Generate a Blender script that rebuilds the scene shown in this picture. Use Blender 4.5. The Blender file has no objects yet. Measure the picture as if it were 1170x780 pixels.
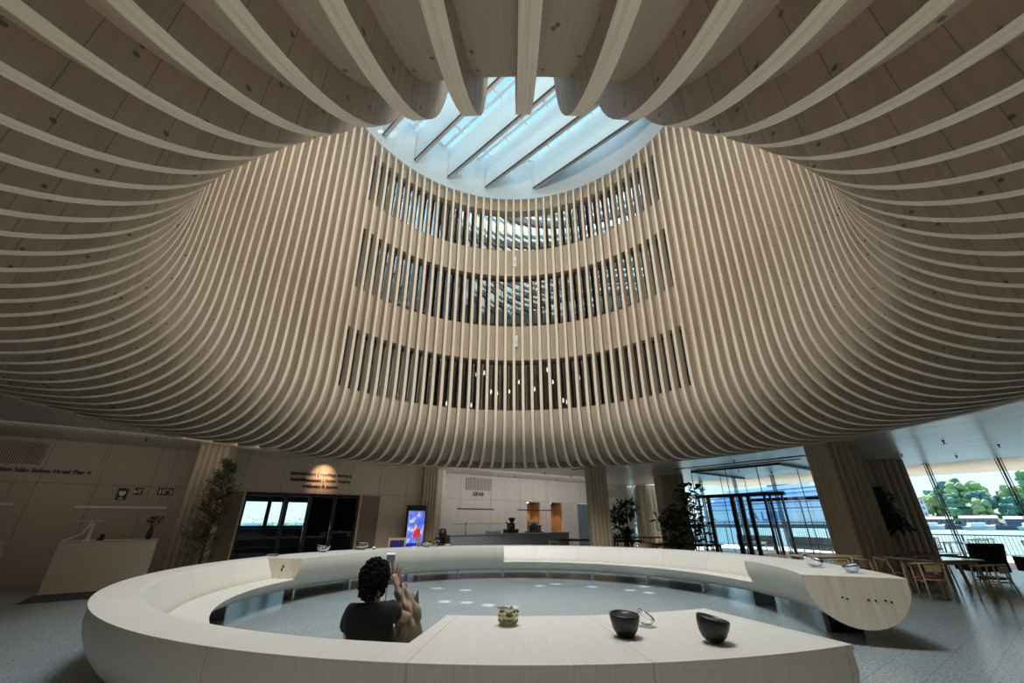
import bpy, bmesh, math, random
from mathutils import Vector, Matrix
R=math.radians; PI=math.pi
random.seed(7)
sc=bpy.context.scene; col=sc.collection
CX,CY=0.08,8.5           # axis of the round funnel and of the ring bench
CEIL=3.67

# ------------------------------------------------------------------ materials
def newmat(name):
    m=bpy.data.materials.new(name); m.use_nodes=True
    nt=m.node_tree; b=nt.nodes['Principled BSDF']; return m,nt,b
def N(nt,t,**k):
    n=nt.nodes.new(t)
    for a,v in k.items(): setattr(n,a,v)
    return n
def L(nt,a,b): nt.links.new(a,b)
def math_n(nt,op,a,b=None,c=None):
    n=N(nt,'ShaderNodeMath',operation=op)
    for i,v in enumerate((a,b,c)):
        if v is None: continue
        if isinstance(v,(int,float)): n.inputs[i].default_value=v
        else: L(nt,v,n.inputs[i])
    return n.outputs[0]
def mixc(nt,fac,a,b,mode='MIX'):
    n=N(nt,'ShaderNodeMix',data_type='RGBA',blend_type=mode)
    if isinstance(fac,(int,float)): n.inputs[0].default_value=fac
    else: L(nt,fac,n.inputs[0])
    for i,v in ((6,a),(7,b)):
        if isinstance(v,tuple): n.inputs[i].default_value=(*v,1) if len(v)==3 else v
        else: L(nt,v,n.inputs[i])
    return n.outputs[2]
def ramp(nt,fac,stops):
    r=N(nt,'ShaderNodeValToRGB'); L(nt,fac,r.inputs[0])
    while len(r.color_ramp.elements)<len(stops): r.color_ramp.elements.new(.5)
    for e,(p,c) in zip(r.color_ramp.elements,stops):
        e.position=p; e.color=(*c,1) if len(c)==3 else c
    return r.outputs[0]
def plain(name,c,rough=.5,metal=0,emit=0,spec=.5,alpha=1):
    m,nt,b=newmat(name)
    b.inputs['Base Color'].default_value=(*c,1); b.inputs['Roughness'].default_value=rough
    b.inputs['Metallic'].default_value=metal; b.inputs['Specular IOR Level'].default_value=spec
    nz=N(nt,'ShaderNodeTexNoise'); nz.inputs['Scale'].default_value=9
    tc=N(nt,'ShaderNodeTexCoord'); L(nt,tc.outputs['Object'],nz.inputs['Vector'])
    c2=mixc(nt,nz.outputs[0],tuple(v*.88 for v in c),tuple(min(1,v*1.1) for v in c)); L(nt,c2,b.inputs['Base Color'])
    if emit: b.inputs['Emission Color'].default_value=(*c,1); b.inputs['Emission Strength'].default_value=emit
    return m
def wood(name,c,dark,coord='UV',grain=(1,30),gs=1.0,knots=0,seam=None,seamcol=.55,rough=.5,var=.25,coat=0,rand=False,lw=.006):
    """grain: how stretched the noise is along the two directions of the face; seam=(du,dv) joint spacing in metres"""
    m,nt,b=newmat(name)
    tc=N(nt,'ShaderNodeTexCoord'); src=tc.outputs[coord]
    if rand:
        oi=N(nt,'ShaderNodeObjectInfo'); va=N(nt,'ShaderNodeVectorMath',operation='MULTIPLY_ADD')
        cr=N(nt,'ShaderNodeCombineXYZ'); L(nt,math_n(nt,'MULTIPLY',oi.outputs['Random'],37.),cr.inputs[0]); L(nt,math_n(nt,'MULTIPLY',oi.outputs['Random'],91.),cr.inputs[1])
        va.inputs[1].default_value=(1,1,1); L(nt,src,va.inputs[0]); L(nt,cr.outputs[0],va.inputs[2]); src=va.outputs[0]
    mp=N(nt,'ShaderNodeMapping'); L(nt,src,mp.inputs[0])
    g=grain if len(grain)==3 else (grain[0],grain[1],1)
    mp.inputs['Scale'].default_value=tuple(v*gs for v in g)
    n1=N(nt,'ShaderNodeTexNoise'); n1.inputs['Scale'].default_value=2.2; n1.inputs['Detail'].default_value=5; n1.inputs['Roughness'].default_value=.65
    L(nt,mp.outputs[0],n1.inputs['Vector'])
    f=ramp(nt,n1.outputs[0],[(.3,(0,0,0)),(.7,(1,1,1))])
    cc=mixc(nt,f,dark,c)
    sp=N(nt,'ShaderNodeSeparateXYZ'); L(nt,src,sp.inputs[0])
    if seam:
        ids=[];lines=None
        for i,d in enumerate(seam):
            if not d: continue
            q=math_n(nt,'DIVIDE',sp.outputs[i],d)
            fr=math_n(nt,'FRACT',q); e=math_n(nt,'ABSOLUTE',math_n(nt,'SUBTRACT',fr,.5))
            ln=math_n(nt,'GREATER_THAN',e,.5-lw/d)
            lines=ln if lines is None else math_n(nt,'MAXIMUM',lines,ln)
            ids.append(math_n(nt,'FLOOR',q))
        wn=N(nt,'ShaderNodeTexWhiteNoise',noise_dimensions='2D')
        cb=N(nt,'ShaderNodeCombineXYZ')
        for i,v in enumerate(ids[:2]): L(nt,v,cb.inputs[i])
        L(nt,cb.outputs[0],wn.inputs['Vector'])
        vv=math_n(nt,'ADD',math_n(nt,'MULTIPLY',wn.outputs['Value'],var),1-var*.6)
        cv=N(nt,'ShaderNodeCombineColor')
        for i in range(3): L(nt,vv,cv.inputs[i])
        cc=mixc(nt,1.0,cc,cv.outputs[0],'MULTIPLY')
        cc=mixc(nt,math_n(nt,'MULTIPLY',lines,1-seamcol),cc,(.02,.015,.01))
    if knots:
        vo=N(nt,'ShaderNodeTexVoronoi',feature='F1',voronoi_dimensions='2D'); vo.inputs['Scale'].default_value=knots
        nz=N(nt,'ShaderNodeTexNoise'); nz.inputs['Scale'].default_value=14
        L(nt,src,nz.inputs['Vector']); L(nt,src,vo.inputs['Vector'])
        d=math_n(nt,'ADD',vo.outputs['Distance'],math_n(nt,'MULTIPLY',math_n(nt,'SUBTRACT',nz.outputs[0],.5),.06))
        k=ramp(nt,d,[(.05,(1,1,1)),(.085,(0,0,0))])
        sel=N(nt,'ShaderNodeSeparateColor'); L(nt,vo.outputs['Color'],sel.inputs[0])
        k=math_n(nt,'MULTIPLY',k,math_n(nt,'GREATER_THAN',sel.outputs[0],.45))
        cc=mixc(nt,math_n(nt,'MULTIPLY',k,.8),cc,tuple(v*.22 for v in dark))
    L(nt,cc,b.inputs['Base Color']); b.inputs['Roughness'].default_value=rough
    b.inputs['Specular IOR Level'].default_value=.35
    if coat: b.inputs['Coat Weight'].default_value=coat; b.inputs['Coat Roughness'].default_value=.18
    return m
def glass(name,tint=(.9,.97,1),refl=.5,rough=.01,opac=None):
    m,nt,b=newmat(name); nt.nodes.remove(b)
    out=nt.nodes['Material Output']
    tr=N(nt,'ShaderNodeBsdfTransparent'); tr.inputs[0].default_value=(*tint,1)
    gl=N(nt,'ShaderNodeBsdfGlossy'); gl.inputs['Roughness'].default_value=rough
    fr=N(nt,'ShaderNodeFresnel'); fr.inputs[0].default_value=1.5
    f=math_n(nt,'ADD',math_n(nt,'MULTIPLY',fr.outputs[0],refl),opac or 0)
    mx=N(nt,'ShaderNodeMixShader'); L(nt,f,mx.inputs[0]); L(nt,tr.outputs[0],mx.inputs[1]); L(nt,gl.outputs[0],mx.inputs[2])
    L(nt,mx.outputs[0],out.inputs[0]); return m
def solidglass(name,c,rough=.03):
    m,nt,b=newmat(name)
    b.inputs['Base Color'].default_value=(*c,1); b.inputs['Roughness'].default_value=rough
    b.inputs['Transmission Weight'].default_value=1; b.inputs['IOR'].default_value=1.48
    return m
def emis(name,c,s):
    m,nt,b=newmat(name)
    b.inputs['Base Color'].default_value=(*c,1); b.inputs['Emission Color'].default_value=(*c,1); b.inputs['Emission Strength'].default_value=s
    return m

M={}
M['panel']=wood('funnel spruce panel',(.53,.435,.335),(.43,.345,.255),grain=(9,.4),knots=3.2,rough=.55)
M['finside']=wood('spruce fin side',(.54,.44,.335),(.41,.33,.245),grain=(9,.45),knots=4.2,seam=(.24,None),seamcol=.55,var=.14,rough=.5,rand=True,lw=.003)
M['finedge']=wood('laminated fin edge',(.86,.77,.63),(.64,.55,.42),grain=(.5,34),rough=.5)
M['wall']=wood('pale wood wall panel',(.50,.405,.315),(.42,.335,.255),coord='Object',grain=(9,9,.5),seam=(1.2,None,2.5),seamcol=.3,var=.10,rough=.5)
M['walldark']=wood('brown wood wall panel',(.21,.15,.115),(.15,.105,.08),coord='Object',grain=(9,9,.5),rough=.5)
M['wallpale']=wood('whitewashed wood wall panel',(.70,.63,.57),(.61,.54,.48),coord='Object',grain=(9,9,.4),seam=(.95,None,2.5),seamcol=.45,var=.07,rough=.5)
M['ceil']=wood('ceiling planks',(.60,.56,.52),(.46,.42,.38),coord='Object',grain=(8,.6,1),seam=(.3,3.1),seamcol=.55,var=.2,rough=.38,coat=.35)
M['soffit']=wood('soffit boards',(.70,.60,.48),(.62,.52,.40),coord='Object',grain=(8,.6,1),seam=(1.2,2.4),seamcol=.5,var=.08,rough=.6)
M['bench']=wood('limed ash veneer',(.70,.675,.60),(.60,.575,.51),grain=(30,.8),seam=(1.35,None),seamcol=.75,var=.06,rough=.42)
M['benchend']=wood('flat cut ash end',(.74,.66,.53),(.58,.49,.37),coord='Object',grain=(7,7,.7),rough=.45)
M['column']=wood('column veneer',(.46,.375,.265),(.36,.29,.20),coord='Object',grain=(9,9,.35),rough=.55)
M['oak']=wood('oak',(.62,.46,.29),(.47,.33,.19),coord='Object',grain=(14,14,1),rough=.45)
M['leather']=plain('red brown leather',(.20,.045,.03),.4)
M['black']=plain('black metal',(.012,.012,.013),.4)
M['darkgrey']=plain('dark grey metal',(.06,.062,.065),.35,.6)
M['steel']=plain('brushed steel',(.6,.6,.6),.25,1)
M['darkup']=plain('dark upholstery',(.035,.032,.032),.8)
M['white']=plain('white paint',(.80,.84,.85),.55)
M['drum']=plain('white skylight lining',(.60,.67,.69),.6)
M['gstone']=None
M['glass']=glass('clear facade glass',refl=.55)
M['skyglass']=glass('skylight glass',(.80,.93,1),refl=.3)
M['darkglass']=glass('smoked door glass',(.13,.15,.16),refl=1.3)
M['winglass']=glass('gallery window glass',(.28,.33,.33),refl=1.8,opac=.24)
M['bowlglass']=solidglass('clear blown glass',(.95,.98,1))
M['amber']=solidglass('amber and green glass',(.62,.60,.42))
M['blackbowl']=plain('matt black turned bowl',(.010,.010,.012),.38)
M['bowlin']=plain('inside of dark bowl',(.045,.028,.022),.6)
M['leaf']=plain('dark leaf',(.022,.05,.018),.45)
M['leaf2']=plain('conifer leaf',(.05,.075,.025),.6)
M['bark']=plain('bark',(.10,.065,.04),.8)
M['pot']=plain('dark pot',(.05,.045,.045),.6)
M['text']=plain('black lettering',(.008,.008,.008),.5)
M['mat']=plain('dark floor mat',(.03,.032,.036),.95)
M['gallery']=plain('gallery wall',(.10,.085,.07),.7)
M['warm']=emis('warm lamp',(1,.62,.28),14)
M['lampwhite']=emis('small pendant glow',(1,.93,.82),5)
M['light']=plain('pale light bar',(.55,.53,.50),.35)
M['navy']=emis('screen navy',(.012,.012,.08),.7)

def stone(name,c1,c2,scale,rough,tile=None,coat=0):
    m,nt,b=newmat(name)
    tc=N(nt,'ShaderNodeTexCoord')
    n1=N(nt,'ShaderNodeTexNoise'); n1.inputs['Scale'].default_value=scale; n1.inputs['Detail'].default_value=4; n1.inputs['Roughness'].default_value=.8
    L(nt,tc.outputs['Object'],n1.inputs['Vector'])
    cc=ramp(nt,n1.outputs[0],[(.36,c1),(.64,c2)])
    n2=N(nt,'ShaderNodeTexNoise'); n2.inputs['Scale'].default_value=.6; L(nt,tc.outputs['Object'],n2.inputs['Vector'])
    cc=mixc(nt,math_n(nt,'MULTIPLY',n2.outputs[0],.35),cc,tuple(v*.55 for v in c1))
    if tile:
        br=N(nt,'ShaderNodeTexBrick'); br.inputs['Scale'].default_value=1; br.inputs['Brick Width'].default_value=tile[0]; br.inputs['Row Height'].default_value=tile[1]
        br.inputs['Mortar Size'].default_value=.006; br.inputs['Color1'].default_value=(1,1,1,1); br.inputs['Color2'].default_value=(.93,.93,.93,1); br.inputs['Mortar'].default_value=(.74,.74,.74,1)
        L(nt,tc.outputs['Object'],br.inputs['Vector'])
        cc=mixc(nt,1,cc,br.outputs[0],'MULTIPLY')
    L(nt,cc,b.inputs['Base Color']); b.inputs['Roughness'].default_value=rough
    b.inputs['Specular IOR Level'].default_value=.5
    return m
M['floor']=stone('grey green terrazzo',(.15,.19,.20),(.44,.50,.51),30,.24,(1.6,.4))
M['gstone']=stone('grey counter stone',(.24,.26,.29),(.46,.48,.52),60,.5)
M['deck']=stone('pale terrace paving',(.66,.64,.62),(.82,.80,.78),20,.7)

# ------------------------------------------------------------------ mesh helpers
class MB:
    def __init__(s): s.v=[];s.f=[];s.uv=[];s.mi=[];s.sm=[]
    def add(s,vs,fs,uvs=None,mi=0,sm=False):
        o=len(s.v); s.v+= [tuple(v) for v in vs]
        for k,f in enumerate(fs):
            s.f.append([i+o for i in f]); s.mi.append(mi); s.sm.append(sm)
            s.uv.append([uvs[i] for i in f] if uvs else [(vs[i][0]+vs[i][1],vs[i][2]) for i in f])
        return s
    def box(s,x0,x1,y0,y1,z0,z1,mi=0,rot=0,c=None):
        vs=[(x,y,z) for z in (z0,z1) for y in (y0,y1) for x in (x0,x1)]
        if rot:
            cx,cy=c if c else ((x0+x1)/2,(y0+y1)/2); cr,sr=math.cos(rot),math.sin(rot)
            vs=[(cx+(x-cx)*cr-(y-cy)*sr,cy+(x-cx)*sr+(y-cy)*cr,z) for x,y,z in vs]
        s.add(vs,[(0,2,3,1),(4,5,7,6),(0,1,5,4),(2,6,7,3),(0,4,6,2),(1,3,7,5)],mi=mi); return s
    def beam(s,a,b,w,h=None,mi=0,up=(0,0,1)):
        a,b=Vector(a),Vector(b); h=h or w; d=(b-a).normalized(); u=Vector(up)
        if abs(d.dot(u))>.95: u=Vector((1,0,0))
        x=d.cross(u).normalized(); y=x.cross(d)
        vs=[p+x*(i*w/2)+y*(j*h/2) for p in (a,b) for i,j in ((-1,-1),(1,-1),(1,1),(-1,1))]
        s.add(vs,[(3,2,1,0),(4,5,6,7),(0,1,5,4),(1,2,6,5),(2,3,7,6),(3,0,4,7)],mi=mi); return s
    def tube(s,pts,r,n=8,mi=0,cap=True,closed=False):
        pts=[Vector(p) for p in pts]; rs=r if isinstance(r,(list,tuple)) else [r]*len(pts)
        vs=[];m=len(pts); prev=None
        for i,p in enumerate(pts):
            d=(pts[(i+1)%m]-pts[i-1]) if closed else (pts[min(i+1,m-1)]-pts[max(i-1,0)])
            d.normalize()
            if prev is None:
                u=Vector((0,0,1)) if abs(d.z)<.9 else Vector((1,0,0)); x=d.cross(u).normalized()
            else:
                x=(prev-d*prev.dot(d)).normalized()
            prev=x; y=d.cross(x)
            for k in range(n):
                a=2*PI*k/n; vs.append(p+(x*math.cos(a)+y*math.sin(a))*rs[i])
        fs=[]
        for i in range(m if closed else m-1):
            for k in range(n):
                a=i*n+k;b=i*n+(k+1)%n;c=((i+1)%m)*n+(k+1)%n;d=((i+1)%m)*n+k
                fs.append((a,b,c,d))
        if cap and not closed: fs.append(tuple(range(n))[::-1]); fs.append(tuple((m-1)*n+k for k in range(n)))
        s.add(vs,fs,mi=mi,sm=True); return s
    def lathe(s,prof,c=(0,0,0),n=24,mi=0,sm=True,tilt=None):
        vs=[]
        for r,z in prof:
            for k in range(n):
                a=2*PI*k/n; vs.append(Vector((r*math.cos(a),r*math.sin(a),z)))
        if tilt: vs=[tilt@v for v in vs]
        vs=[v+Vector(c) for v in vs]
        fs=[]
        for i in range(len(prof)-1):
            for k in range(n):
                fs.append((i*n+k,i*n+(k+1)%n,(i+1)*n+(k+1)%n,(i+1)*n+k))
        if prof[0][0]>1e-4: fs.append(tuple(range(n))[::-1])
        if prof[-1][0]>1e-4: fs.append(tuple((len(prof)-1)*n+k for k in range(n)))
        s.add(vs,fs,mi=mi,sm=sm); return s
    def build(s,name,mats,parent=None,loc=None,rot=None,recalc=True):
        me=bpy.data.meshes.new(name); me.from_pydata([tuple(v) for v in s.v],[],s.f)
        ul=me.uv_layers.new(name='UVMap'); i=0
        for f in s.uv:
            for u in f: ul.data[i].uv=u[:2]; i+=1
        me.polygons.foreach_set('material_index',s.mi); me.polygons.foreach_set('use_smooth',s.sm)
        if not isinstance(mats,(list,tuple)): mats=[mats]
        for m in mats: me.materials.append(m)
        if recalc:
            bm=bmesh.new(); bm.from_mesh(me); bmesh.ops.remove_doubles(bm,verts=bm.verts,dist=1e-5); bmesh.ops.recalc_face_normals(bm,faces=bm.faces); bm.to_mesh(me); bm.free()
        me.update()
        o=bpy.data.objects.new(name,me); col.objects.link(o)
        if parent: o.parent=parent
        if loc: o.location=loc
        if rot is not None: o.rotation_euler=(0,0,rot) if not isinstance(rot,tuple) else rot
        return o
def bevel(o,w=.01,seg=2):
    m=o.modifiers.new('soft edges','BEVEL'); m.width=w; m.segments=seg; m.limit_method='ANGLE'; m.angle_limit=R(40); return o
def thing(name,label,cat,loc=(0,0,0),rz=0,group=None):
    o=bpy.data.objects.new(name,None); col.objects.link(o); o.location=loc; o.rotation_euler=(0,0,rz)
    return tag(o,label,cat,group)
def tag(o,label,cat,group=None,kind=None):
    o['label']=label; o['category']=cat
    if group: o['group']=group
    if kind: o['kind']=kind
    return o
def struct(o): o['kind']='structure'; return o
def dup(root,loc,rz=None,label=None,group=None):
    r=root.copy(); col.objects.link(r); r.location=loc
    if rz is not None: r.rotation_euler=(0,0,rz)
    if label: r['label']=label
    if group: r['group']=group
    for ch in list(root.children):
        c=ch.copy(); col.objects.link(c); c.parent=r
        for g in list(ch.children):
            d=g.copy(); col.objects.link(d); d.parent=c
    return r
def pol(r,az,z=0): return (CX+r*math.cos(R(az)),CY+r*math.sin(R(az)),z)
G=math.atan2(.6,.8)      # the building's grid is turned by this against the view
def P(s,t,z=0): return (.8*s-.6*t,.6*s+.8*t,z)
def text(body,size,loc,rot,mat,parent=None,name='lettering',align='CENTER',ext=.006):
    cu=bpy.data.curves.new(name,'FONT'); cu.body=body; cu.size=size; cu.extrude=ext; cu.align_x=align; cu.align_y='CENTER'
    cu.offset=size*.022
    o=bpy.data.objects.new(name,cu); col.objects.link(o); o.location=loc; o.rotation_euler=rot
    dg=bpy.context.evaluated_depsgraph_get(); me=bpy.data.meshes.new_from_object(o.evaluated_get(dg))
    mw=o.matrix_world.copy(); bpy.data.objects.remove(o)
    o=bpy.data.objects.new(name,me); col.objects.link(o); o.location=loc; o.rotation_euler=rot
    me.materials.clear(); me.materials.append(mat)
    if parent: o.parent=parent
    return o

# ------------------------------------------------------------------ camera
cam=bpy.data.cameras.new('camera'); cam.lens=450/1170*36; cam.sensor_width=36; cam.sensor_fit='HORIZONTAL'; cam.clip_end=2000
co=bpy.data.objects.new('camera',cam); col.objects.link(co); co.location=(0,0,1.55); co.rotation_euler=(PI/2+.4258,0,0); sc.camera=co

# ------------------------------------------------------------------ setting: floor, ceiling, walls
fl=MB(); fl.add([(-30,-14,0),(30,-14,0),(30,14,0),(-30,14,0)],[(0,1,2,3)])
f=MB()
S0,S1,T0,T1=-14,23.6,-12,20
f.box(S0,S1,T0,T1,-.3,0); struct(f.build('floor',M['floor'],rot=G))
# ceiling with the round opening
prof_pts=[(9.65,3.67),(9.1,3.585),(8.5,3.53),(7.9,3.525),(7.4,3.63),(6.97,3.85),(6.62,4.17),(6.38,4.58),(6.25,5.1),(6.22,5.8),(6.27,7.2),(6.36,9.5),(6.48,12.),(6.6,14.5),(6.74,16.4)]
def catmull(p,n=4):
    out=[]
    for i in range(len(p)-1):
        a=p[max(i-1,0)];b=p[i];c=p[i+1];d=p[min(i+2,len(p)-1)]
        for k in range(n):
            t=k/n
            out.append(tuple(.5*((2*b[j])+(-a[j]+c[j])*t+(2*a[j]-5*b[j]+4*c[j]-d[j])*t*t+(-a[j]+3*b[j]-3*c[j]+d[j])*t**3) for j in (0,1)))
    out.append(p[-1]); return out
prof=catmull(prof_pts,3)
def offs(p,d):
    out=[]
    for i in range(len(p)):
        a=p[max(i-1,0)];b=p[min(i+1,len(p)-1)]
        tx,tz=b[0]-a[0],b[1]-a[1]; l=math.hypot(tx,tz)
        out.append((p[i][0]+tz/l*d,p[i][1]-tx/l*d))
    return out
DEP=.235
back=offs(prof,DEP)
ce=MB()
n=96
rin=9.66
for k in range(n):
    a0,a1=2*PI*k/n,2*PI*(k+1)/n
    def outer(a):
        return (CX+46*math.cos(a),CY+46*math.sin(a))
    # clipped against the walls by simple scaling
    def reach(a):
        dx,dy=math.cos(a),math.sin(a); best=40
        ds=.8*dx+.6*dy; dt=-.6*dx+.8*dy; s0=.8*CX+.6*CY; t0=-.6*CX+.8*CY
        if ds>1e-6: best=min(best,(S1-s0)/ds)
        if ds<-1e-6: best=min(best,(S0-s0)/ds)
        if dt>1e-6: best=min(best,(T1-t0)/dt)
        if dt<-1e-6: best=min(best,(T0-t0)/dt)
        return best
    vs=[]
    for a in (a0,a1):
        for r in (rin,reach(a)):
            x,y=CX+r*math.cos(a),CY+r*math.sin(a)
            # store in grid coordinates so planks follow the building
            vs.append((.8*x+.6*y,-.6*x+.8*y,CEIL))
    vt=[(x,y,z+.25) for x,y,z in vs]
    ce.add(vs+vt,[(0,1,3,2),(4,6,7,5),(1,5,7,3)])
struct(ce.build('ceiling',M['ceil'],rot=G,recalc=False))

def holed(u0,u1,z0,z1,holes,th=.12):
    us=sorted({u0,u1,*[h[0] for h in holes],*[h[1] for h in holes]}); zs=sorted({z0,z1,*[h[2] for h in holes],*[h[3] for h in holes]})
    m=MB()
    for i in range(len(us)-1):
        for j in range(len(zs)-1):
            uc,zc=(us[i]+us[i+1])/2,(zs[j]+zs[j+1])/2
            if any(h[0]<uc<h[1] and h[2]<zc<h[3] for h in holes): continue
            m.box(us[i],us[i+1],0,th,zs[j],zs[j+1])
    return m
# reception / entrance wall (t = 17.15) and the paler wall behind the bar (t = 18.3)
w=holed(-13.9,8.9,0,CEIL,[(1.39,5.29,0,2.46)]); struct(w.build('wall_left',M['wall'],loc=P(0,17.15),rot=G))
w=holed(8.9,24.,0,CEIL+.0,[(14.75,15.71,0.9,2.47),(16.5,17.4,0,2.47),(18.66,20.6,0,2.47)]); struct(w.build('wall_back',M['wallpale'],loc=P(0,18.3),rot=G))
w=MB(); w.box(8.9,9.02,0,1.2,0,CEIL); struct(w.build('wall_return',M['wallpale'],loc=P(0,17.15),rot=G))
w=MB(); w.box(S0,S0+.1,T0,17.2,0,CEIL); struct(w.build('wall_far_left',M['wall'],rot=G))
w=MB(); w.box(S0,S1,T0,T0+.1,0,CEIL); struct(w.build('wall_rear',M['wall'],rot=G))
w=MB()
w.box(.4,1.33,-.015,.0,0,2.46); w.box(5.35,6.1,-.015,.0,.55,2.46)
struct(w.build('trim_1',M['walldark'],loc=P(0,17.15),rot=G))
w=MB()
for a,b in ((1.33,1.39),(5.29,5.35)): w.box(a,b,-.03,.5,0,2.46)
struct(w.build('trim_2',M['oak'],loc=P(0,17.15),rot=G))
# niches behind the bar wall
for i,(a,b,z0) in enumerate(((14.75,15.71,.9),(16.5,17.4,0))):
    m=MB(); m.box(a,b,.75,.8,z0,2.47); m.box(a-.03,a,.1,.8,z0,2.47); m.box(b,b+.03,.1,.8,z0,2.47); m.box(a,b,.1,.8,2.47,2.5); m.box(a,b,.1,.8,z0-.03,z0)
    o=tag(m.build('wall_niche',plain('warm niche timber',(.34,.19,.085),.6),loc=P(0,18.3),rot=G),('warm lit timber niche with a small oven behind the bar','tall warm lit timber niche with dark shelves near the white panels')[i],'niche')
    lm=bpy.data.lights.new('niche downlight','SPOT'); lm.energy=60; lm.color=(1,.62,.3); lm.spot_size=R(80); lm.spot_blend=.6; lm.shadow_soft_size=.03
    lo=bpy.data.objects.new('niche downlight',lm); col.objects.link(lo); lo.location=P((a+b)/2,18.75,2.42)
    d=MB(); d.lathe([(.05,-.03),(.05,.0)],n=14); tag(d.build('downlight',M['warm'],loc=P((a+b)/2,18.85,2.47)),('small glowing downlight in the top of the oven niche','small glowing downlight in the top of the shelf niche')[i],'downlight')
m=MB()
for k in range(5): m.box(16.55,16.8,.3,.6,1.05+.24*k,1.13+.24*k)
tag(m.build('shelf_rack',M['black'],loc=P(0,18.3),rot=G),'small black rack of shelves inside the tall warm niche','rack')
m=MB(); m.box(16.55,17.38,.1,.6,0,.92); tag(m.build('cabinet',M['white'],loc=P(0,18.3),rot=G),'low white cabinet standing in the tall warm niche','cabinet')
o=thing('oven','small steel oven with dark window standing in the warm niche','oven',P(15.25,18.55,.9),G)
m=MB(); m.box(-.26,.26,-.2,.2,0,.62); bevel(m.build('body',M['steel'],o),.015)
m=MB(); m.box(-.15,.15,-.215,-.2,.14,.50); m.build('window',M['black'],o)
m=MB(); m.box(-.17,.17,-.26,-.24,.54,.56); m.build('handle',M['steel'],o)
# fluted panels + dark blue door at the end of the bar wall
m=MB()
for k in range(9): m.box(17.46+k*.13,17.46+k*.13+.1,-.03,0,0,2.47)
tag(m.build('fluted_panel',M['wallpale'],loc=P(0,18.3),rot=G),'pale vertical fluted panel between the warm niche and the dark doorway','panel')
m=MB(); m.box(18.66,20.6,.35,.4,0,2.47); struct(m.build('door_1',plain('slate blue door',(.10,.125,.15),.35),loc=P(0,18.3),rot=G))
# air grilles in the walls
def grille(s,t,z0,z1,ln,label,n):
    o=thing('air_grille',label,'grille',P(s,t,z0),G)
    m=MB(); m.box(0,ln,-.012,0,0,z1-z0); m.build('backing',M['walldark'],o)
    m=MB()
    for k in range(n): x=ln*(k+.3)/n; m.box(x,x+ln/n*.45,-.04,-.012,0,z1-z0)
    m.build('slats',M['wall'] if t<18 else M['wallpale'],o)
grille(-6.4,17.15,2.97,3.55,2.7,'slatted air grille high on the wall above the reception lettering',54)
grille(10.8,18.3,2.95,3.55,1.6,'slatted air grille above the bar name on the pale wall',22)
grille(21.5,18.3,2.9,3.4,1.3,'slatted air grille on the pale wall behind the potted tree',18)

# lettering on the walls
RW=(PI/2,0,G)
def sign(body,size,s,t,z,label,align='CENTER',mat='text'):
    o=text(body,size,P(s,t-.02,z),RW,M[mat],name='wall_lettering',align=align); tag(o,label,'sign',kind='thing'); return o
sign('Reception Solo Sokos Hotel Pier 4',.155,-2.62,17.15,2.81,'black lettering Reception Solo Sokos Hotel Pier 4 on the wall above the desks','RIGHT')
o=thing('wall_lettering','three lines of black directions lettering lit by a spot above the dark glass entrance','sign',P(3.72,17.13,2.93),G)
for i,b in enumerate(('kattoterassi | rooftop terrace','hotellihuoneet | hotel rooms','wellness & sauna')):
    text(b,.185,(0,0,.215-.215*i),(PI/2,0,0),M['text'],parent=o)
sign('GRAB',.26,11.55,18.3,2.76,'black bar name lettering under the small grille on the pale wall')

# entrance recess behind the left wall
rm=MB(); rm.box(-.5,5.9,3.2,3.25,0,1.35); rm.box(-.5,.9,3.2,3.25,1.35,2.7); rm.box(4.9,5.9,3.2,3.25,1.35,2.7); rm.box(-.5,5.9,3.2,3.25,2.25,2.7)
rm.box(2.5,2.65,3.2,3.25,1.35,2.3); rm.box(3.05,3.15,3.2,3.25,1.35,2.3)
rm.box(-.55,-.5,.12,3.2,0,2.7); rm.box(5.9,5.95,.12,3.2,0,2.7); rm.box(-.55,5.95,.12,3.25,2.7,2.75); rm.box(-.55,5.95,.12,3.25,-.05,.0)
struct(rm.build('wall_vestibule',plain('dark vestibule wall',(.025,.028,.032),.4),loc=P(0,17.15),rot=G))
m=MB(); m.box(4.05,4.95,3.1,3.15,0,2.4)
tag(m.build('door_panel',plain('grey inner door',(.07,.08,.08),.3),loc=P(0,17.15),rot=G),'dim grey inner door seen through the dark glass entrance','door')
o=thing('notice_board','small framed pale notice behind the dark entrance glass','notice',P(4.15,18.6,1.35),G)
m=MB(); m.box(-.22,.22,0,.03,-.33,.33); m.build('frame',M['darkgrey'],o)
m=MB(); m.box(-.18,.18,-.006,0,-.26,.26); m.build('sheet',plain('pale notice sheet',(.35,.42,.40),.5),o)
def doorset(s0,s1,label,hd):
    o=thing('glass_door',label,'door',P(s0,17.3),G); wd=s1-s0
    m=MB()
    for a,b in ((0,.07),(wd-.07,wd)): m.box(a,b,0,.05,0,2.44)
    m.box(0,wd,0,.05,2.34,2.44); m.box(0,wd,0,.05,0,.1); m.build('frame',M['black'],o)
    m=MB(); m.box(.07,wd-.07,.02,.03,.1,2.34); m.build('pane',M['glass'] if s0<3 else M['darkglass'],o)
    if hd:
        x=hd*wd; m=MB(); m.tube([(x,-.06,.8),(x,-.06,1.5)],.018); m.box(x-.01,x+.01,-.06,.02,.85,.88); m.box(x-.01,x+.01,-.06,.02,1.42,1.45); m.build('handle',M['steel'],o)
doorset(1.4,2.72,'dark framed glass door leaf with bright window behind it, left end of the entrance',0)
doorset(2.72,3.5,'narrow dark glass door leaf in the middle of the left entrance',.9)
doorset(3.5,4.4,'dark glass leaf with a notice behind it in the left entrance',.93)
doorset(4.4,5.28,'dark glass leaf beside the brown wall panel at the entrance end',0)
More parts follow.
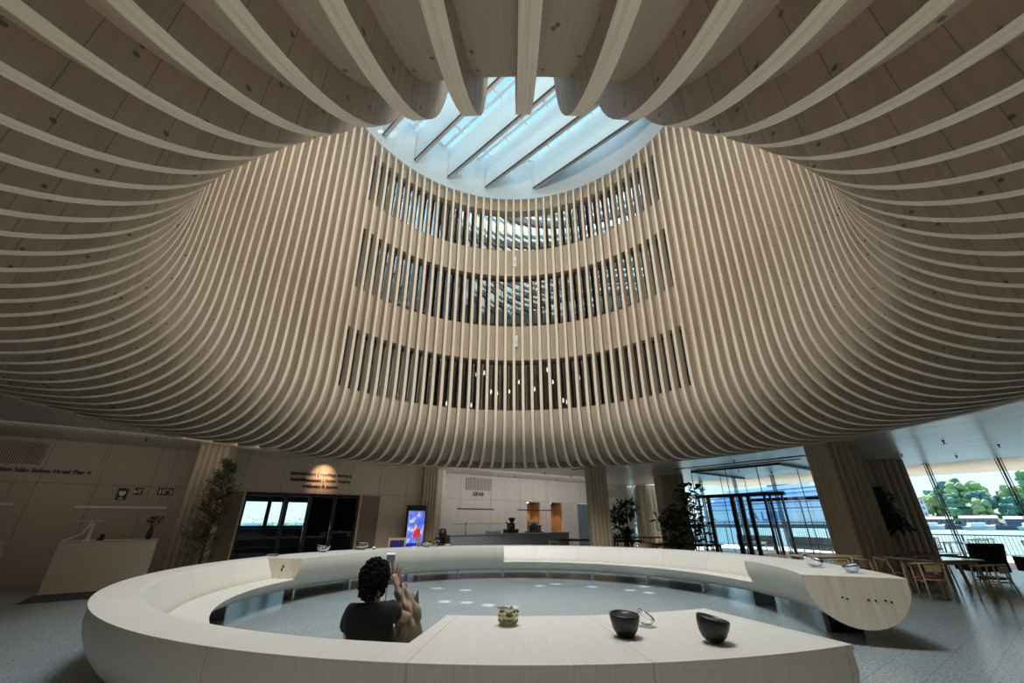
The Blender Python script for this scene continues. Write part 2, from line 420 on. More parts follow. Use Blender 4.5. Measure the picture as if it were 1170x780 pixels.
for k in range(3):
    m=MB()
    for z in (.42,.8): m.box(0,1.9,0,.05,z,z+.04)
    pass
o=thing('hand_rail','grey rails across the outer window of the left entrance','rail',P(1.0,20.0,0),G)
m=MB()
for z in (.55,.85,1.22): m.box(0,3.6,0,.05,z,z+.035)
m.build('bars',plain('rail grey',(.16,.19,.22),.3),o)

# signs by the lift: defibrillator and fire hose, left wall
def flat(name,label,cat,s,z,wd,ht,bg,marks):
    o=thing(name,label,cat,P(s,17.14,z),G)
    m=MB(); m.box(-wd/2,wd/2,-.015,0,-ht/2,ht/2); m.build('plate',bg,o)
    m=MB()
    for q in marks:
        if q[0]=='b': m.box(q[1],q[2],-.022,-.015,q[3],q[4])
        else: m.add([(x,-.022,z_) for x,z_ in q[1]],[tuple(range(len(q[1])))])
    m.build('symbol',plain('sign white',(.75,.75,.75),.5),o); return o
heart=[(0,-.08),(-.075,.0),(-.075,.055),(-.04,.085),(0,.055),(.04,.085),(.075,.055),(.075,0)]
flat('defibrillator_sign','dark green sign with a white heart symbol on the left wall','sign',-1.77,2.27,.24,.32,plain('sign green',(.01,.06,.045),.5),[('p',heart),('b',-.06,.06,-.14,-.115)])
RED=plain('sign red',(.16,.012,.015),.5)
flat('fire_sign','small square red sign with white hose symbol beside the green heart sign','sign',-1.42,2.36,.2,.2,RED,[('p',[(-.07+.03*math.cos(a),-.02+.04*math.sin(a)) for a in [i*PI/6 for i in range(12)]]),('b',-.02,.0,-.05,.06),('b',.03,.05,-.07,.05),('b',.05,.08,.03,.05)])
flat('fire_sign','wide red sign with white extinguisher and hose symbols beside the left column','sign',-.78,2.37,.38,.2,RED,[('b',-.15,-.11,-.07,.04),('b',-.14,-.12,.04,.07),('b',-.07,-.05,-.07,.07),('b',-.03,.08,.03,.06),('b',-.03,-.0,-.06,.03),('b',.11,.13,-.07,.07),('b',.145,.17,-.07,.02)])

# ------------------------------------------------------------------ the timber funnel
fu=thing('timber_funnel','huge flared round funnel of vertical pale timber fins rising to the skylight','funnel',(CX,CY,0))
NF=112
plen=[0]
for i in range(1,len(prof)): plen.append(plen[-1]+math.dist(prof[i],prof[i-1]))
TH=.052
fm=MB(); np_=len(prof)
vs=[];uv=[]
for i in range(np_):
    vs+=[(prof[i][0],-TH,prof[i][1]),(prof[i][0],TH,prof[i][1])]; uv+=[(plen[i],0),(plen[i],2*TH)]
fm.add(vs,[(2*i,2*i+1,2*i+3,2*i+2) for i in range(np_-1)],uv,mi=0)
for sy in (-1,1):
    vs=[];uv=[]
    for i in range(np_):
        vs+=[(prof[i][0],sy*TH,prof[i][1]),(back[i][0]+.02,sy*TH,back[i][1])]; uv+=[(prof[i][0],prof[i][1]),(back[i][0]+.02,back[i][1])]
    fm.add(vs,[(2*i,2*i+1,2*i+3,2*i+2) for i in range(np_-1)],uv,mi=1)
i=np_-1
fin0=fm.build('fin',[M['finedge'],M['finside']],fu)
for k in range(NF):
    o=fin0 if k==0 else fin0.copy()
    if k: col.objects.link(o); o.parent=fu
    o.rotation_euler=(0,0,R(90)+2*PI*(k+.0)/NF)
# lining between the fins; three rows of window openings on the far side
def zi(z):  # profile parameter for height z
    for i in range(np_-1):
        if back[i][1]<=z<=back[i+1][1] and back[i][1]>3.9: 
            f_=(z-back[i][1])/(back[i+1][1]-back[i][1]); return back[i][0]+f_*(back[i+1][0]-back[i][0]),plen[i]+f_*(plen[i+1]-plen[i])
    return back[-1][0],plen[-1]
WIN=[(5.42,7.5),(9.1,11.72),(13.2,15.75)]
WA0,WA1=29.7,150.3
levels=[(back[i][0],back[i][1],plen[i]) for i in range(np_)]
for a,b in WIN:
    for z in (a,b):
        r,p=zi(z); levels.append((r,z,p))
levels.sort(key=lambda q:q[2])
lv=MB(); NA=NF*2
for k in range(NA):
    a0,a1=360*k/NA+90,360*(k+1)/NA+90
    am=((a0+a1)/2)%360
    for i in range(len(levels)-1):
        r0,z0,p0=levels[i]; r1,z1,p1=levels[i+1]
        if p1-p0<1e-6: continue
        if WA0<am<WA1 and any(a-1e-3<=(z0+z1)/2<=b+1e-3 for a,b in WIN) and z0>5: continue
        v=[(r*math.cos(R(a)),r*math.sin(R(a)),z) for r,z,a in ((r0,z0,a0),(r0,z0,a1),(r1,z1,a1),(r1,z1,a0))]
        off=3.7*math.floor(k/2)
        u0,u1=(k%2)*.3+off,(k%2)*.3+.3+off
        lv.add(v,[(0,1,2,3)],[(u0,p0),(u1,p0),(u1,p1),(u0,p1)],sm=True)
lin=lv.build('lining',M['panel'],fu)
# window heads, sills and jambs (timber) and the glass bands
for a,b in WIN:
    for z,dz in ((a,-.04),(b,.04)):
        hd=MB(); r,_=zi(z)
        for k in range(48):
            t0,t1=R(WA0+(WA1-WA0)*k/48),R(WA0+(WA1-WA0)*(k+1)/48)
            pts=[(rr*math.cos(t),rr*math.sin(t),z) for t in (t0,t1) for rr in (r-.02,r+.5)]
            hd.add(pts,[(0,1,3,2)])
        hd.build('window_reveal',M['finside'],fu,recalc=False)
for a,b in WIN:
    hd=MB(); r,_=zi((a+b)/2); r+=.28
    for k in range(41):
        t=WA0+(WA1-WA0)*k/40
        hd.box(r-.02,r+.04,-.025,.025,a,b)
        q=hd.v[-8:]; c,s_=math.cos(R(t)),math.sin(R(t))
        hd.v[-8:]=[(x*c-y*s_,x*s_+y*c,z) for x,y,z in q]
    hd.build('window_mullions',M['darkgrey'],fu,recalc=False)
for a,b in WIN:
    r,_=zi((a+b)/2); r+=.3; g=MB()
    for k in range(40):
        t0,t1=R(WA0+(WA1-WA0)*k/40),R(WA0+(WA1-WA0)*(k+1)/40)
        g.add([(r*math.cos(t0),r*math.sin(t0),a),(r*math.cos(t1),r*math.sin(t1),a),(r*math.cos(t1),r*math.sin(t1),b),(r*math.cos(t0),r*math.sin(t0),b)],[(0,1,2,3)])
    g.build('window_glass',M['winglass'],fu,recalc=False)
# rim ring at the foot of the funnel
rg=MB()
for k in range(116):
    a0,a1=2*PI*k/116,2*PI*(k+1)/116
    v=[]
    for a in (a0,a1):
        for r,z in ((9.60,3.63),(9.74,3.63),(9.74,3.9),(9.60,3.9)): v.append((r*math.cos(a),r*math.sin(a),z))
    rg.add(v,[(0,1,5,4),(1,2,6,5),(3,0,4,7)],sm=False)
rg.build('rim_ring',M['finside'],fu,recalc=False)
# galleries behind the windows (outer shell, floors, roof)
ga=MB()
for k in range(72):
    a0,a1=2*PI*k/72,2*PI*(k+1)/72
    c0,s0_,c1,s1_=math.cos(a0),math.sin(a0),math.cos(a1),math.sin(a1)
    ga.add([(11*c0,11*s0_,3.95),(11*c1,11*s1_,3.95),(11*c1,11*s1_,17.2),(11*c0,11*s0_,17.2)],[(0,1,2,3)])
    ga.add([(6.85*c0,6.85*s0_,17.2),(6.85*c1,6.85*s1_,17.2),(11*c1,11*s1_,17.2),(11*c0,11*s0_,17.2)],[(0,1,2,3)])
    for z,ri in ((4.55,7.2),(8.3,6.75),(12.4,6.85)):
        ga.add([(ri*c0,ri*s0_,z),(ri*c1,ri*s1_,z),(11*c1,11*s1_,z),(11*c0,11*s0_,z)],[(0,1,2,3)])
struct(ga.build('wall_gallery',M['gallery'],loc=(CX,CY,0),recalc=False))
# small pendant lamps glimpsed in the lowest gallery
random.seed(3)
pl=thing('pendant_lamp','tiny glowing pendant glimpsed through the lowest row of funnel windows','lamp',(CX,CY,7.),0,'pendants in the lowest gallery')
m=MB(); m.lathe([(.005,.16),(.03,.12),(.04,.0),(.02,-.05)],n=10); m.build('shade',M['lampwhite'],pl)
m=MB(); m.tube([(0,0,.15),(0,0,.6)],.004,6); m.build('cord',M['black'],pl)
spots=[(random.uniform(62,118),random.uniform(7.3,9.6),random.uniform(5.5,7.6)) for _ in range(26)]
for i,(a,r,z) in enumerate(spots):
    if i==0: pl.location=pol(r,a,z)
    else: dup(pl,pol(r,a,z),group='pendants in the lowest gallery')
# two small white sensors on the timber bands
for z,az,lb in ((12.35,89.6,'small white sensor box on the timber band under the top windows'),(8.35,89.3,'small white sensor box on the timber band above the lowest windows')):
    o=thing('sensor_box',lb,'sensor',pol(6.52,az,z),R(az-90)+PI)
    m=MB(); m.box(-.075,.075,0,.08,-.26,.26); bevel(m.build('case',M['white'],o),.02)
    m=MB(); m.box(-.045,.045,.08,.09,-.14,.10); m.build('grid',M['light'],o)

# ------------------------------------------------------------------ skylight
dr=MB()
for k in range(96):
    a0,a1=2*PI*k/96,2*PI*(k+1)/96
    c0,s0_,c1,s1_=math.cos(a0),math.sin(a0),math.cos(a1),math.sin(a1)
    for (ra,za),(rb,zb) in (((7.1,16.36),(6.72,16.36)),((6.72,16.36),(6.72,16.46)),((6.72,16.46),(6.80,16.5)),((6.80,16.5),(6.80,19.2))):
        dr.add([(ra*c0,ra*s0_,za),(ra*c1,ra*s1_,za),(rb*c1,rb*s1_,zb),(rb*c0,rb*s0_,zb)],[(0,1,2,3)],sm=False)
struct(dr.build('trim_skylight',M['drum'],loc=(CX,CY,0),recalc=False))
nv=(.68,.733); uvd=(.733,-.68); n0=CX*nv[0]+CY*nv[1]
k=0
for i in range(-3,5):
    off=6.75+1.71*i
    d=off-n0
    if abs(d)>6.5: continue
    hl=math.sqrt(6.74**2-d*d)-.01
    m=MB(); m.box(-hl,hl,-.10,.10,17.0,18.95); m.box(-hl,hl,-.115,-.09,16.93,17.02,mi=1)
    o=m.build('skylight_baffle',[M['drum'],M['black']],loc=(CX+nv[0]*d,CY+nv[1]*d,0),rot=math.atan2(uvd[1],uvd[0]))
    labs=['deep white diagonal baffle hanging under the skylight, %s'%q for q in ('nearest the camera side','second from the camera side','third from the camera side','fourth counting toward the far rim','fifth counting toward the far rim','sixth, next to the far one','the one closest to the far rim')]
    tag(o,labs[min(k,6)],'baffle','skylight baffles'); k+=1
# glazing with white bars
g=MB(); 
g.add([(6.8*math.cos(2*PI*k/64),6.8*math.sin(2*PI*k/64),19.1) for k in range(64)],[tuple(range(64))])
sk=struct(g.build('window_1',M['skyglass'],loc=(CX,CY,0),recalc=False))
m=MB()
rr=math.atan2(uvd[1],uvd[0])
for i in range(-5,6):
    x=i*1.3; hl=math.sqrt(max(.1,6.8**2-x*x)); m.box(x-.05,x+.05,-hl,hl,19.0,19.1)
for i in range(-3,5):
    d=6.75+1.71*i-n0
    for q in (-.35,.35):
        e=d+q
        if abs(e)<6.6:
            hl=math.sqrt(6.8**2-e*e); m.box(-hl,hl,e-.07,e+.07,18.95,19.08)
struct(m.build('window_frame',M['white'],loc=(CX,CY,0),rot=rr,recalc=False))

# ------------------------------------------------------------------ columns
def column(x,y,w,label,sign_=0,rz=G,mat='column',top=CEIL):
    o=thing('column',label,'column',(x,y,0),rz)
    m=MB(); n=5; h=w/2; pts=[]
    for side in range(4):
        for k in range(n*6):
            t=k/(n*6); u=-h+w*t; dd=.05*abs(math.sin(PI*t*n))**.6
            p=(u,-h+0.05-dd); c,s_=math.cos(side*PI/2),math.sin(side*PI/2)
            pts.append((p[0]*c-p[1]*s_,p[0]*s_+p[1]*c))
    N_=len(pts); vs=[(a,b,0) for a,b in pts]+[(a,b,top) for a,b in pts]
    m.add(vs,[(i,(i+1)%N_,(i+1)%N_+N_,i+N_) for i in range(N_)],sm=False)
    m.build('fluted_casing',M[mat],o,recalc=True)
    b=MB(); b.box(-h-.0,h+.0,-h,h,0,.06); b.build('foot',M['darkgrey'],o)
    return o
column(-9.25,12.75,.82,'fluted timber column beside the bushy conifer and reception desk',rz=0.3)
column(-3.55,18.55,.66,'fluted timber column between the info screen and the bar',rz=0)
column(3.6,17.85,.80,'fluted timber column between the bar niches and the potted tree',rz=0)
column(9.75,12.35,.98,'broad fluted timber column in front of the glass wall, dining table at its foot',rz=0)
column(14.35,16.3,1.35,'dark fluted column with hanging plant at the glass wall',rz=0)
column(8.3,22.1,1.2,'dark fluted column behind the large fig plant',rz=0)
column(9.05,28.4,1.45,'sunlit fluted column at the far end of the glass wall',rz=0)

# ------------------------------------------------------------------ glass facade (s = 23.6)
FS=23.6
wn=0
for i in range(-9,9):
    t0=1.28+1.95*i
    m=MB(); 
    for dx in (-.085,.06): m.box(dx,dx+.025,-.03,.03,0,CEIL)
    m.box(-.03,.03,-.008,.008,0,CEIL,mi=1)
    o=m.build('window_mullion',[M['darkgrey'],M['white']],loc=P(FS,t0),rot=G+PI/2); struct(o)
    g=MB(); g.add([(0,0,0),(1.95,0,0),(1.95,0,CEIL),(0,0,CEIL)],[(0,1,2,3)])
    wn+=1; struct(g.build('window_%d'%(wn+1),M['glass'],loc=P(FS,t0),rot=G+PI/2,recalc=False))
# soffit outside, terrace, railing
m=MB(); m.box(FS,30.4,-24,14.6,CEIL,CEIL+.3); struct(m.build('soffit_roof',M['soffit'],rot=G))
m=MB(); m.box(FS,30.9,-24,40,-.3,0); m.box(-20,FS,20,40,-.3,-.01); struct(m.build('terrace_ground',M['deck'],rot=G))
for nm,lb,y0,y1,ht in (('railing','low terrace railing of thin bars along the water beyond the dining tables',-24,5.6,.92),('fence','tall dark barred fence on the terrace seen left of the broad column',5.6,24,1.46)):
    rl=thing(nm,lb,nm,P(30.6,0),G)
    m=MB(); m.box(-.03,.03,y0,y1,ht-.05,ht); m.box(-.02,.02,y0,y1,.08,.11); m.build('rail',M['darkgrey'],rl)
    m=MB(); q=y0
    while q<y1: m.box(-.008,.008,q-.009,q+.009,.1,ht-.02); q+=.13
    m.build('bars',M['darkgrey'],rl)
    m=MB(); q=y0
    while q<y1: m.box(-.03,.03,q-.03,q+.03,0,ht); q+=2
    m.build('posts',M['darkgrey'],rl)

# glazed entrance vestibule
ve=thing('glass_vestibule','glass entrance box with dark frame projecting from the glass wall','vestibule',P(18.4,6.7),G)
m=MB(); m.box(0,.07,0,3.8,CEIL-.10,CEIL-.01); m.box(0,5.2,0,.07,CEIL-.10,CEIL-.01); m.box(0,5.2,3.73,3.8,CEIL-.10,CEIL-.01); m.build('top_frame',M['black'],ve)
for (x0,x1,y0,y1) in ((.03,.03,0,.9),(.03,.03,.9,2.2),(.03,.03,2.2,3.8),(0,1.8,.03,.03),(1.8,3.5,.03,.03),(3.5,5.2,.03,.03),(0,2.6,3.77,3.77),(2.6,5.2,3.77,3.77)):
    g=MB(); g.add([(x0,y0,0),(x1,y1,0),(x1,y1,CEIL-.08),(x0,y0,CEIL-.08)],[(0,1,2,3)]); g.build('pane',M['glass'],ve,recalc=False)
    m=MB(); m.box(x1-.012,x1+.012,y1-.012,y1+.012,0,CEIL-.08); m.build('joint',M['darkgrey'],ve)
pt=thing('sliding_door','double sliding glass entrance doors in thick black posts, facing the bench','door',P(18.3,6.75),G)
m=MB(); m.box(-.08,.08,0,3.65,2.44,2.58); m.build('lintel',M['black'],pt)
for y,w_ in ((.12,.05),(3.55,.05),(3.1,.13),(2.05,.16),(1.7,.14),(1.38,.13),(.75,.06),(.55,.06)):
    m=MB(); m.box(-.06,.06,y-w_/2,y+w_/2,0,2.44); m.build('post',M['black'] if w_>.05 else M['darkgrey'],pt)
for y0,y1 in ((.2,1.3),(1.45,2.0),(2.1,3.05)):
    g=MB(); g.add([(0,y0,0),(0,y1,0),(0,y1,2.44),(0,y0,2.44)],[(0,1,2,3)]); g.build('pane',M['glass'],pt,recalc=False)
pt2=thing('sliding_door','outer sliding doors with black frame in the glass wall behind the vestibule','door',P(FS-.1,6.9),G)
m=MB(); m.box(-.08,.08,-1.2,3.6,2.44,2.58); m.build('lintel',M['black'],pt2)
for y in (-1.1,.3,1.2,2.6,3.5):
    m=MB(); m.box(-.03,.03,y-.025,y+.025,0,2.44); m.build('post',M['black'],pt2)
# ceiling slots and sprinklers
for i,(s,t,l) in enumerate(((17.2,10.6,5.6),(18.0,10.0,4.2),(13.6,13.5,1.1))):
    m=MB(); m.box(-.04,.04,-l,0,-.025,0)
    tag(m.build('ceiling_slot',M['black'],loc=P(s,t,CEIL),rot=G),('long dark linear air slot in the ceiling before the vestibule','second dark linear air slot, the one nearer the vestibule frame','short dark ceiling slot near the funnel rim above the potted tree')[i],'air slot')
random.seed(5)
sp=thing('sprinkler','small dark sprinkler head on the plank ceiling','sprinkler',P(20,3,CEIL),0,'ceiling sprinklers')
m=MB(); m.lathe([(.035,0),(.035,-.02),(.012,-.03),(.012,-.07),(.04,-.075),(.04,-.085)],n=12); m.build('head',M['black'],sp)
sl=[(15.5,3.6),(17.2,1.8),(17.4,4.6),(19.4,.9),(19.6,3.2),(19.7,5.4),(21.6,2.1),(21.8,4.6),(21.6,-.4),(16.4,7.5),(16.9,11.5),(13.4,15.2),(15.6,15.6),(17.9,15.2),(19.9,9.),(21.9,8.4),(-1.5,15.2),(13.2,17.3),(16.2,17.4)]
for i,(s,t) in enumerate(sl):
    if i==0: sp.location=P(s,t,CEIL)
    else: dup(sp,P(s,t,CEIL),group='ceiling sprinklers')

# ------------------------------------------------------------------ ring bench
bn=thing('ring_bench','large pale wooden ring bench with half round section and cut out seats','bench',(CX,CY,0))
RO,RI,ZT=5.78,4.55,.82; RC=(RO+RI)/2; RR=(RO-RI)/2
def dsec(a0=0,a1=-180,n=18):
    return [(RC+RR*math.cos(R(a0+(a1-a0)*k/n)),(ZT-.045)+(ZT-.045-.19)*math.sin(R(a0+(a1-a0)*k/n))) for k in range(n+1)]
full=[(RI,ZT),(RO,ZT),(RO,ZT-.025),(RO-.012,ZT-.03),(RO-.012,ZT-.045)]+dsec()[1:-1]+[(RI,ZT-.045)]
zs=.45
i_in=[q for q in dsec()[1:] if not (q[0]<RC and q[1]>zs)]
rs_in=RC-RR*math.cos(math.asin((ZT-.045-zs)/(ZT-.045-.19)))
seatp=[(5.36,ZT-.015),(5.385,ZT-.003),(5.41,ZT),(RO,ZT),(RO,ZT-.025),(RO-.012,ZT-.03),(RO-.012,ZT-.045)]+i_in+[(rs_in,zs-.01),(rs_in+.02,zs),(5.125,zs),(5.13,zs-.045),(5.165,zs-.045),(5.17,zs),(5.20,zs+.08),(5.30,zs+.25)]
def sweep(sec,a0,a1,name,parent,mat,step=2.):
    n=max(2,int(abs(a1-a0)/step)); m=MB(); K=len(sec); vs=[];uv=[]
    L_=[0]
    for j in range(1,K+1): L_.append(L_[-1]+math.dist(sec[j%K],sec[j-1]))
    for i in range(n+1):
        a=R(a0+(a1-a0)*i/n)
        for j in range(K+1):
            r,z=sec[j%K]; vs.append((r*math.cos(a),r*math.sin(a),z)); uv.append((a*5.6,L_[j]))
    fs=[(i*(K+1)+j,i*(K+1)+j+1,(i+1)*(K+1)+j+1,(i+1)*(K+1)+j) for i in range(n) for j in range(K)]
    m.add(vs,fs,uv,sm=True)
    o=m.build(name,mat,parent)
    e=o.modifiers.new('crisp','EDGE_SPLIT'); e.split_angle=R(28)
    return o
sweep(full,-68.5,-98,'table_section',bn,M['bench'])
sweep(seatp,-98,-191,'seat_section',bn,M['bench'])
sweep(full,169,94,'backless_section',bn,M['bench'])
sweep(seatp,94,5.5,'seat_section',bn,M['bench'])
sweep(full,5.5,-23,'table_section',bn,M['bench'])
def cap(a,side):
    m=MB(); c,s_=math.cos(R(a)),math.sin(R(a)); e=.003*side
    m.add([(r*c-e*s_,r*s_+e*c,z) for r,z in full],[tuple(range(len(full)))])
    return m.build('end_panel',M['benchend'],bn,recalc=False)
for a,sd in ((-68.5,1),(-98,-1),(169,1),(94,-1),(5.5,1),(-23,-1)): cap(a,sd)
m=MB()
for r,z in ((4.98,.56),(5.03,.545),(5.27,.545),(5.35,.545),(5.46,.55),(5.52,.535)):
    c,s_=math.cos(R(-23)),math.sin(R(-23)); 
    t=Matrix.Rotation(R(-23),4,'Z')@Matrix.Rotation(PI/2,4,'X')
    v=[t@Vector((r+.014*math.cos(k*PI/5),z+.014*math.sin(k*PI/5),.007)) for k in range(10)]
    m.add(v,[tuple(range(10))])
m.build('bolt_holes',M['black'],bn,recalc=False)
m=MB()
for dz in (-.028,.028):
    t=Matrix.Rotation(R(169),4,'Z')@Matrix.Rotation(PI/2,4,'X')
    for rr_,mi in ((.026,0),(.02,1)):
        v=[t@Vector((4.95+.02*(dz<0)+rr_*math.cos(k*PI/6),.64+dz+rr_*math.sin(k*PI/6),-.006-.002*mi)) for k in range(12)]
        m.add(v,[tuple(range(12))],mi=mi)
m.build('power_socket',[M['darkgrey'],M['black']],bn,recalc=False)
for a in (-13,11,-72,-90):
    m=MB(); m.box(-.30,.22,-.05,.05,0,.24); m.build('leg',M['black'],bn,loc=(5.2*math.cos(R(a)),5.2*math.sin(R(a)),0),rot=R(a)+.3)
for a in (28,46,64,79,94,109,126,145,163,-175,-155,-135,-115):
    m=MB(); m.box(-.12,.12,-.02,.02,0,.24); m.build('leg',M['steel'],bn,loc=(5.12*math.cos(R(a)),5.12*math.sin(R(a)),0),rot=R(a))

# ------------------------------------------------------------------ things on the bench
def bowl(name,label,cat,r_az,prof_,mat,tilt=(0,0),n=28,wob=0,inner=None,scale=1):
    x,y,z=pol(*r_az,ZT+.001)
    o=thing(name,label,cat,(x,y,z))
    tm=(Matrix.Rotation(tilt[0],4,'X')@Matrix.Rotation(tilt[1],4,'Y'))
    m=MB(); m.lathe(prof_,n=n,tilt=tm.to_3x3() if any(tilt) else None)
    if wob: m.v=[(vx*(1+wob*math.sin(3*math.atan2(vy,vx))),vy*(1+wob*math.cos(2*math.atan2(vy,vx))),vz*(1+wob*math.sin(2*math.atan2(vy,vx)+1)) ) for vx,vy,vz in m.v]
    mz=min(v[2] for v in m.v); m.v=[(a*scale,b*scale,(c-mz)*scale) for a,b,c in m.v]
    m.build('body',mat,o); return o
darkp=[(0,.0),(.055,.0),(.075,.01),(.105,.055),(.122,.11),(.128,.155),(.124,.165),(.112,.162),(.112,.158)]
b1=bowl('dark_bowl','black rounded wooden bowl on the near table, beside the clear glass piece','bowl',(5.24,-82.3),darkp,M['blackbowl'],(R(3),R(2)),scale=.8)
m=MB(); m.lathe([(0,0.128),(.08,.128),(.112,.145)],n=28); m.v=[(a*.8,b*.8,c*.8) for a,b,c in m.v]; m.build('hollow',M['bowlin'],b1)
b2=bowl('dark_bowl','black rounded wooden bowl tilting alone toward the end of the near table','bowl',(5.48,-77),darkp,M['blackbowl'],(R(2),R(12)),scale=.8)
m=MB(); m.lathe([(0,0.128),(.08,.128),(.112,.145)],n=28,tilt=(Matrix.Rotation(R(2),4,'X')@Matrix.Rotation(R(12),4,'Y')).to_3x3()); m.v=[(a*.8,b*.8,c*.8+.014) for a,b,c in m.v]; m.build('hollow',M['bowlin'],b2)
shell=[(0,.0),(.05,.004),(.095,.04),(.12,.09),(.125,.12),(.119,.12),(.112,.09),(.088,.045),(.045,.014),(0,.012)]
o=bowl('glass_vessel','amber and clear blown glass vessel with coiled top on the near table','glass',(4.87,-91.3),[(0,0),(.075,.0),(.10,.03),(.105,.08),(.085,.115),(.06,.12),(.055,.11),(.08,.08),(.08,.04),(0,.03)],M['amber'],wob=.05,scale=.78)
m=MB(); m.lathe([(0,.055),(.035,.065),(.05,.095),(.035,.13),(0,.14)],n=20,c=(.012,0,0)); m.v=[(a*.85,b*.85,c*.85) for a,b,c in m.v]; m.build('inner_drop',M['bowlglass'],o)
m=MB(); m.tube([(.075*math.cos(a),.07*math.sin(a),.085+.008*a) for a in [k*.4 for k in range(14)]],.009,8); m.build('coil',M['darkglass'] if 0 else M['amber'],o)
bowl('glass_shell','small clear glass shell lying behind the black bowl on the near table','glass',(5.0,-79.6),[(a*.55,b*.6) for a,b in shell],M['bowlglass'],(R(-20),R(35)),wob=.06)
bowl('glass_bowl','clear folded glass bowl on the right section, farther from the bench end','bowl',(5.12,-9),shell,M['bowlglass'],(R(8),R(14)),wob=.09,scale=1.15)
bowl('glass_bowl','frosted glass bowl closest to the bolted bench end','bowl',(5.36,-17.5),shell,solidglass('frosted glass',(.8,.9,1),.25),(R(-4),R(-10)),wob=.04,scale=.9)
bowl('glass_disc','low round glass paperweight on the bench above the power socket','glass',(5.6,165),[(0,0),(.1,0),(.13,.02),(.1,.045),(0,.055)],M['bowlglass'])
bowl('glass_bowl','small pale glass dish on the bench in front of the dark entrance','bowl',(5.5,151.5),shell,M['bowlglass'],(0,R(5)),wob=.12,scale=1.35)
bowl('glass_bowl','big ball shaped clear glass bowl left of the little tablet stand','bowl',(5.5,139.5),[(0,0),(.09,.0),(.15,.05),(.17,.11),(.14,.17),(.11,.19),(.10,.18),(.13,.15),(.155,.1),(.13,.05),(0,.02)],M['bowlglass'],wob=.05,scale=1.05)
bowl('glass_bowl','round clear glass bowl at the foot of the info screen column','bowl',(5.5,118.8),[(0,0),(.09,.0),(.15,.05),(.16,.10),(.13,.15),(.12,.145),(.145,.1),(.13,.05),(0,.02)],M['bowlglass'],wob=.06,scale=1.0)
bowl('glass_bowl','leaning clear glass bowl right beside the round one near the column','bowl',(5.5,116.0),shell,M['bowlglass'],(R(25),R(25)),wob=.06,scale=1.0)
bowl('glass_bowl','tiny clear glass piece in front of the dark bar stool','glass',(5.4,112.2),shell,M['bowlglass'],wob=.1,scale=.75)
bowl('glass_drop','tiny round glass drop right in front of the little tablet stand','glass',(5.2,137.3),[(0,0),(.04,.01),(.055,.04),(.03,.08),(0,.09)],M['bowlglass'])
o=thing('tablet_stand','dark blue tablet in a wooden frame standing behind the ring bench','tablet',P(5.7,13.9,.0),G)
m=MB(); m.box(-.30,.30,0,.03,.55,1.02); m.build('frame',M['oak'],o)
m=MB(); m.box(-.24,.24,-.006,0,.6,.95); m.build('screen',M['navy'],o)
m=MB(); m.beam((-.28,.0,0),(-.28,.0,.6),.04); m.beam((.28,0,0),(.28,0,.6),.04); m.beam((0,.35,0),(0,.02,.9),.04); m.build('legs',M['oak'],o)
o=thing('sign_board','narrow leaning wooden A board beside the tablet stand','board',P(6.55,14.1),G)
m=MB(); m.beam((-.14,0,0),(0,.0,1.15),.035,.05); m.beam((.14,0,0),(0,0,1.15),.035,.05); m.build('frame',M['oak'],o)
m=MB(); m.add([(-.12,.01,.1),(.12,.01,.1),(0,.01,1.05)],[(0,1,2)]); m.build('panel',M['black'],o)

# ------------------------------------------------------------------ info screen
o=thing('info_screen','tall black information screen with blue picture beside the timber column','screen',P(7.5,16.6),G)
m=MB(); m.box(-.42,.42,-.06,.06,.0,2.12); bevel(m.build('case',M['black'],o),.02)
def scr(name,c,x0,x1,z0,z1,y=-.066,e=1.0):
    m=MB(); m.box(x0,x1,y,y+.004,z0,z1); return m.build(name,emis(name+' glow',c,e),o)
m_,nt,b=newmat('screen picture'); tc=N(nt,'ShaderNodeTexCoord'); nz=N(nt,'ShaderNodeTexNoise'); nz.inputs['Scale'].default_value=5; L(nt,tc.outputs['Object'],nz.inputs['Vector'])
cc=ramp(nt,nz.outputs[0],[(.35,(.10,.14,.75)),(.55,(.2,.28,.95)),(.68,(.75,.85,1))]); L(nt,cc,b.inputs['Emission Color']); b.inputs['Emission Strength'].default_value=.9; b.inputs['Base Color'].default_value=(0,0,0,1)
m=MB(); m.box(-.36,.36,-.066,-.06,.72,1.9); m.build('picture',m_,o)
scr('caption_strip',(.015,.015,.32),-.36,.36,.36,.72,e=1)
m=MB()
for k,(x,z,r) in enumerate(((.08,1.12,.15),(.14,1.0,.12),(.0,.98,.1))): m.add([(x+r*math.cos(a*PI/8),-.07-.001*k,z+r*.9*math.sin(a*PI/8)) for a in range(16)],[tuple(range(16))])
m.build('red_shape',emis('red picture shape',(.6,.02,.04),.9),o,recalc=False)
m=MB()
for k,(x,z,r) in enumerate(((.0,1.3,.07),(-.04,1.22,.05))): m.add([(x+r*.8*math.cos(a*PI/8),-.074,z+r*1.2*math.sin(a*PI/8)) for a in range(16)],[tuple(range(16))])
m.build('orange_shape',emis('orange picture shape',(.8,.4,.12),.9),o,recalc=False)
m=MB(); m.box(-.12,.12,-.072,-.066,.5,.54); m.box(-.09,.09,-.072,-.066,.57,.60); m.box(-.31,-.26,-.072,-.066,.4,.45); m.build('caption_marks',emis('caption white',(.6,.7,1),.8),o)

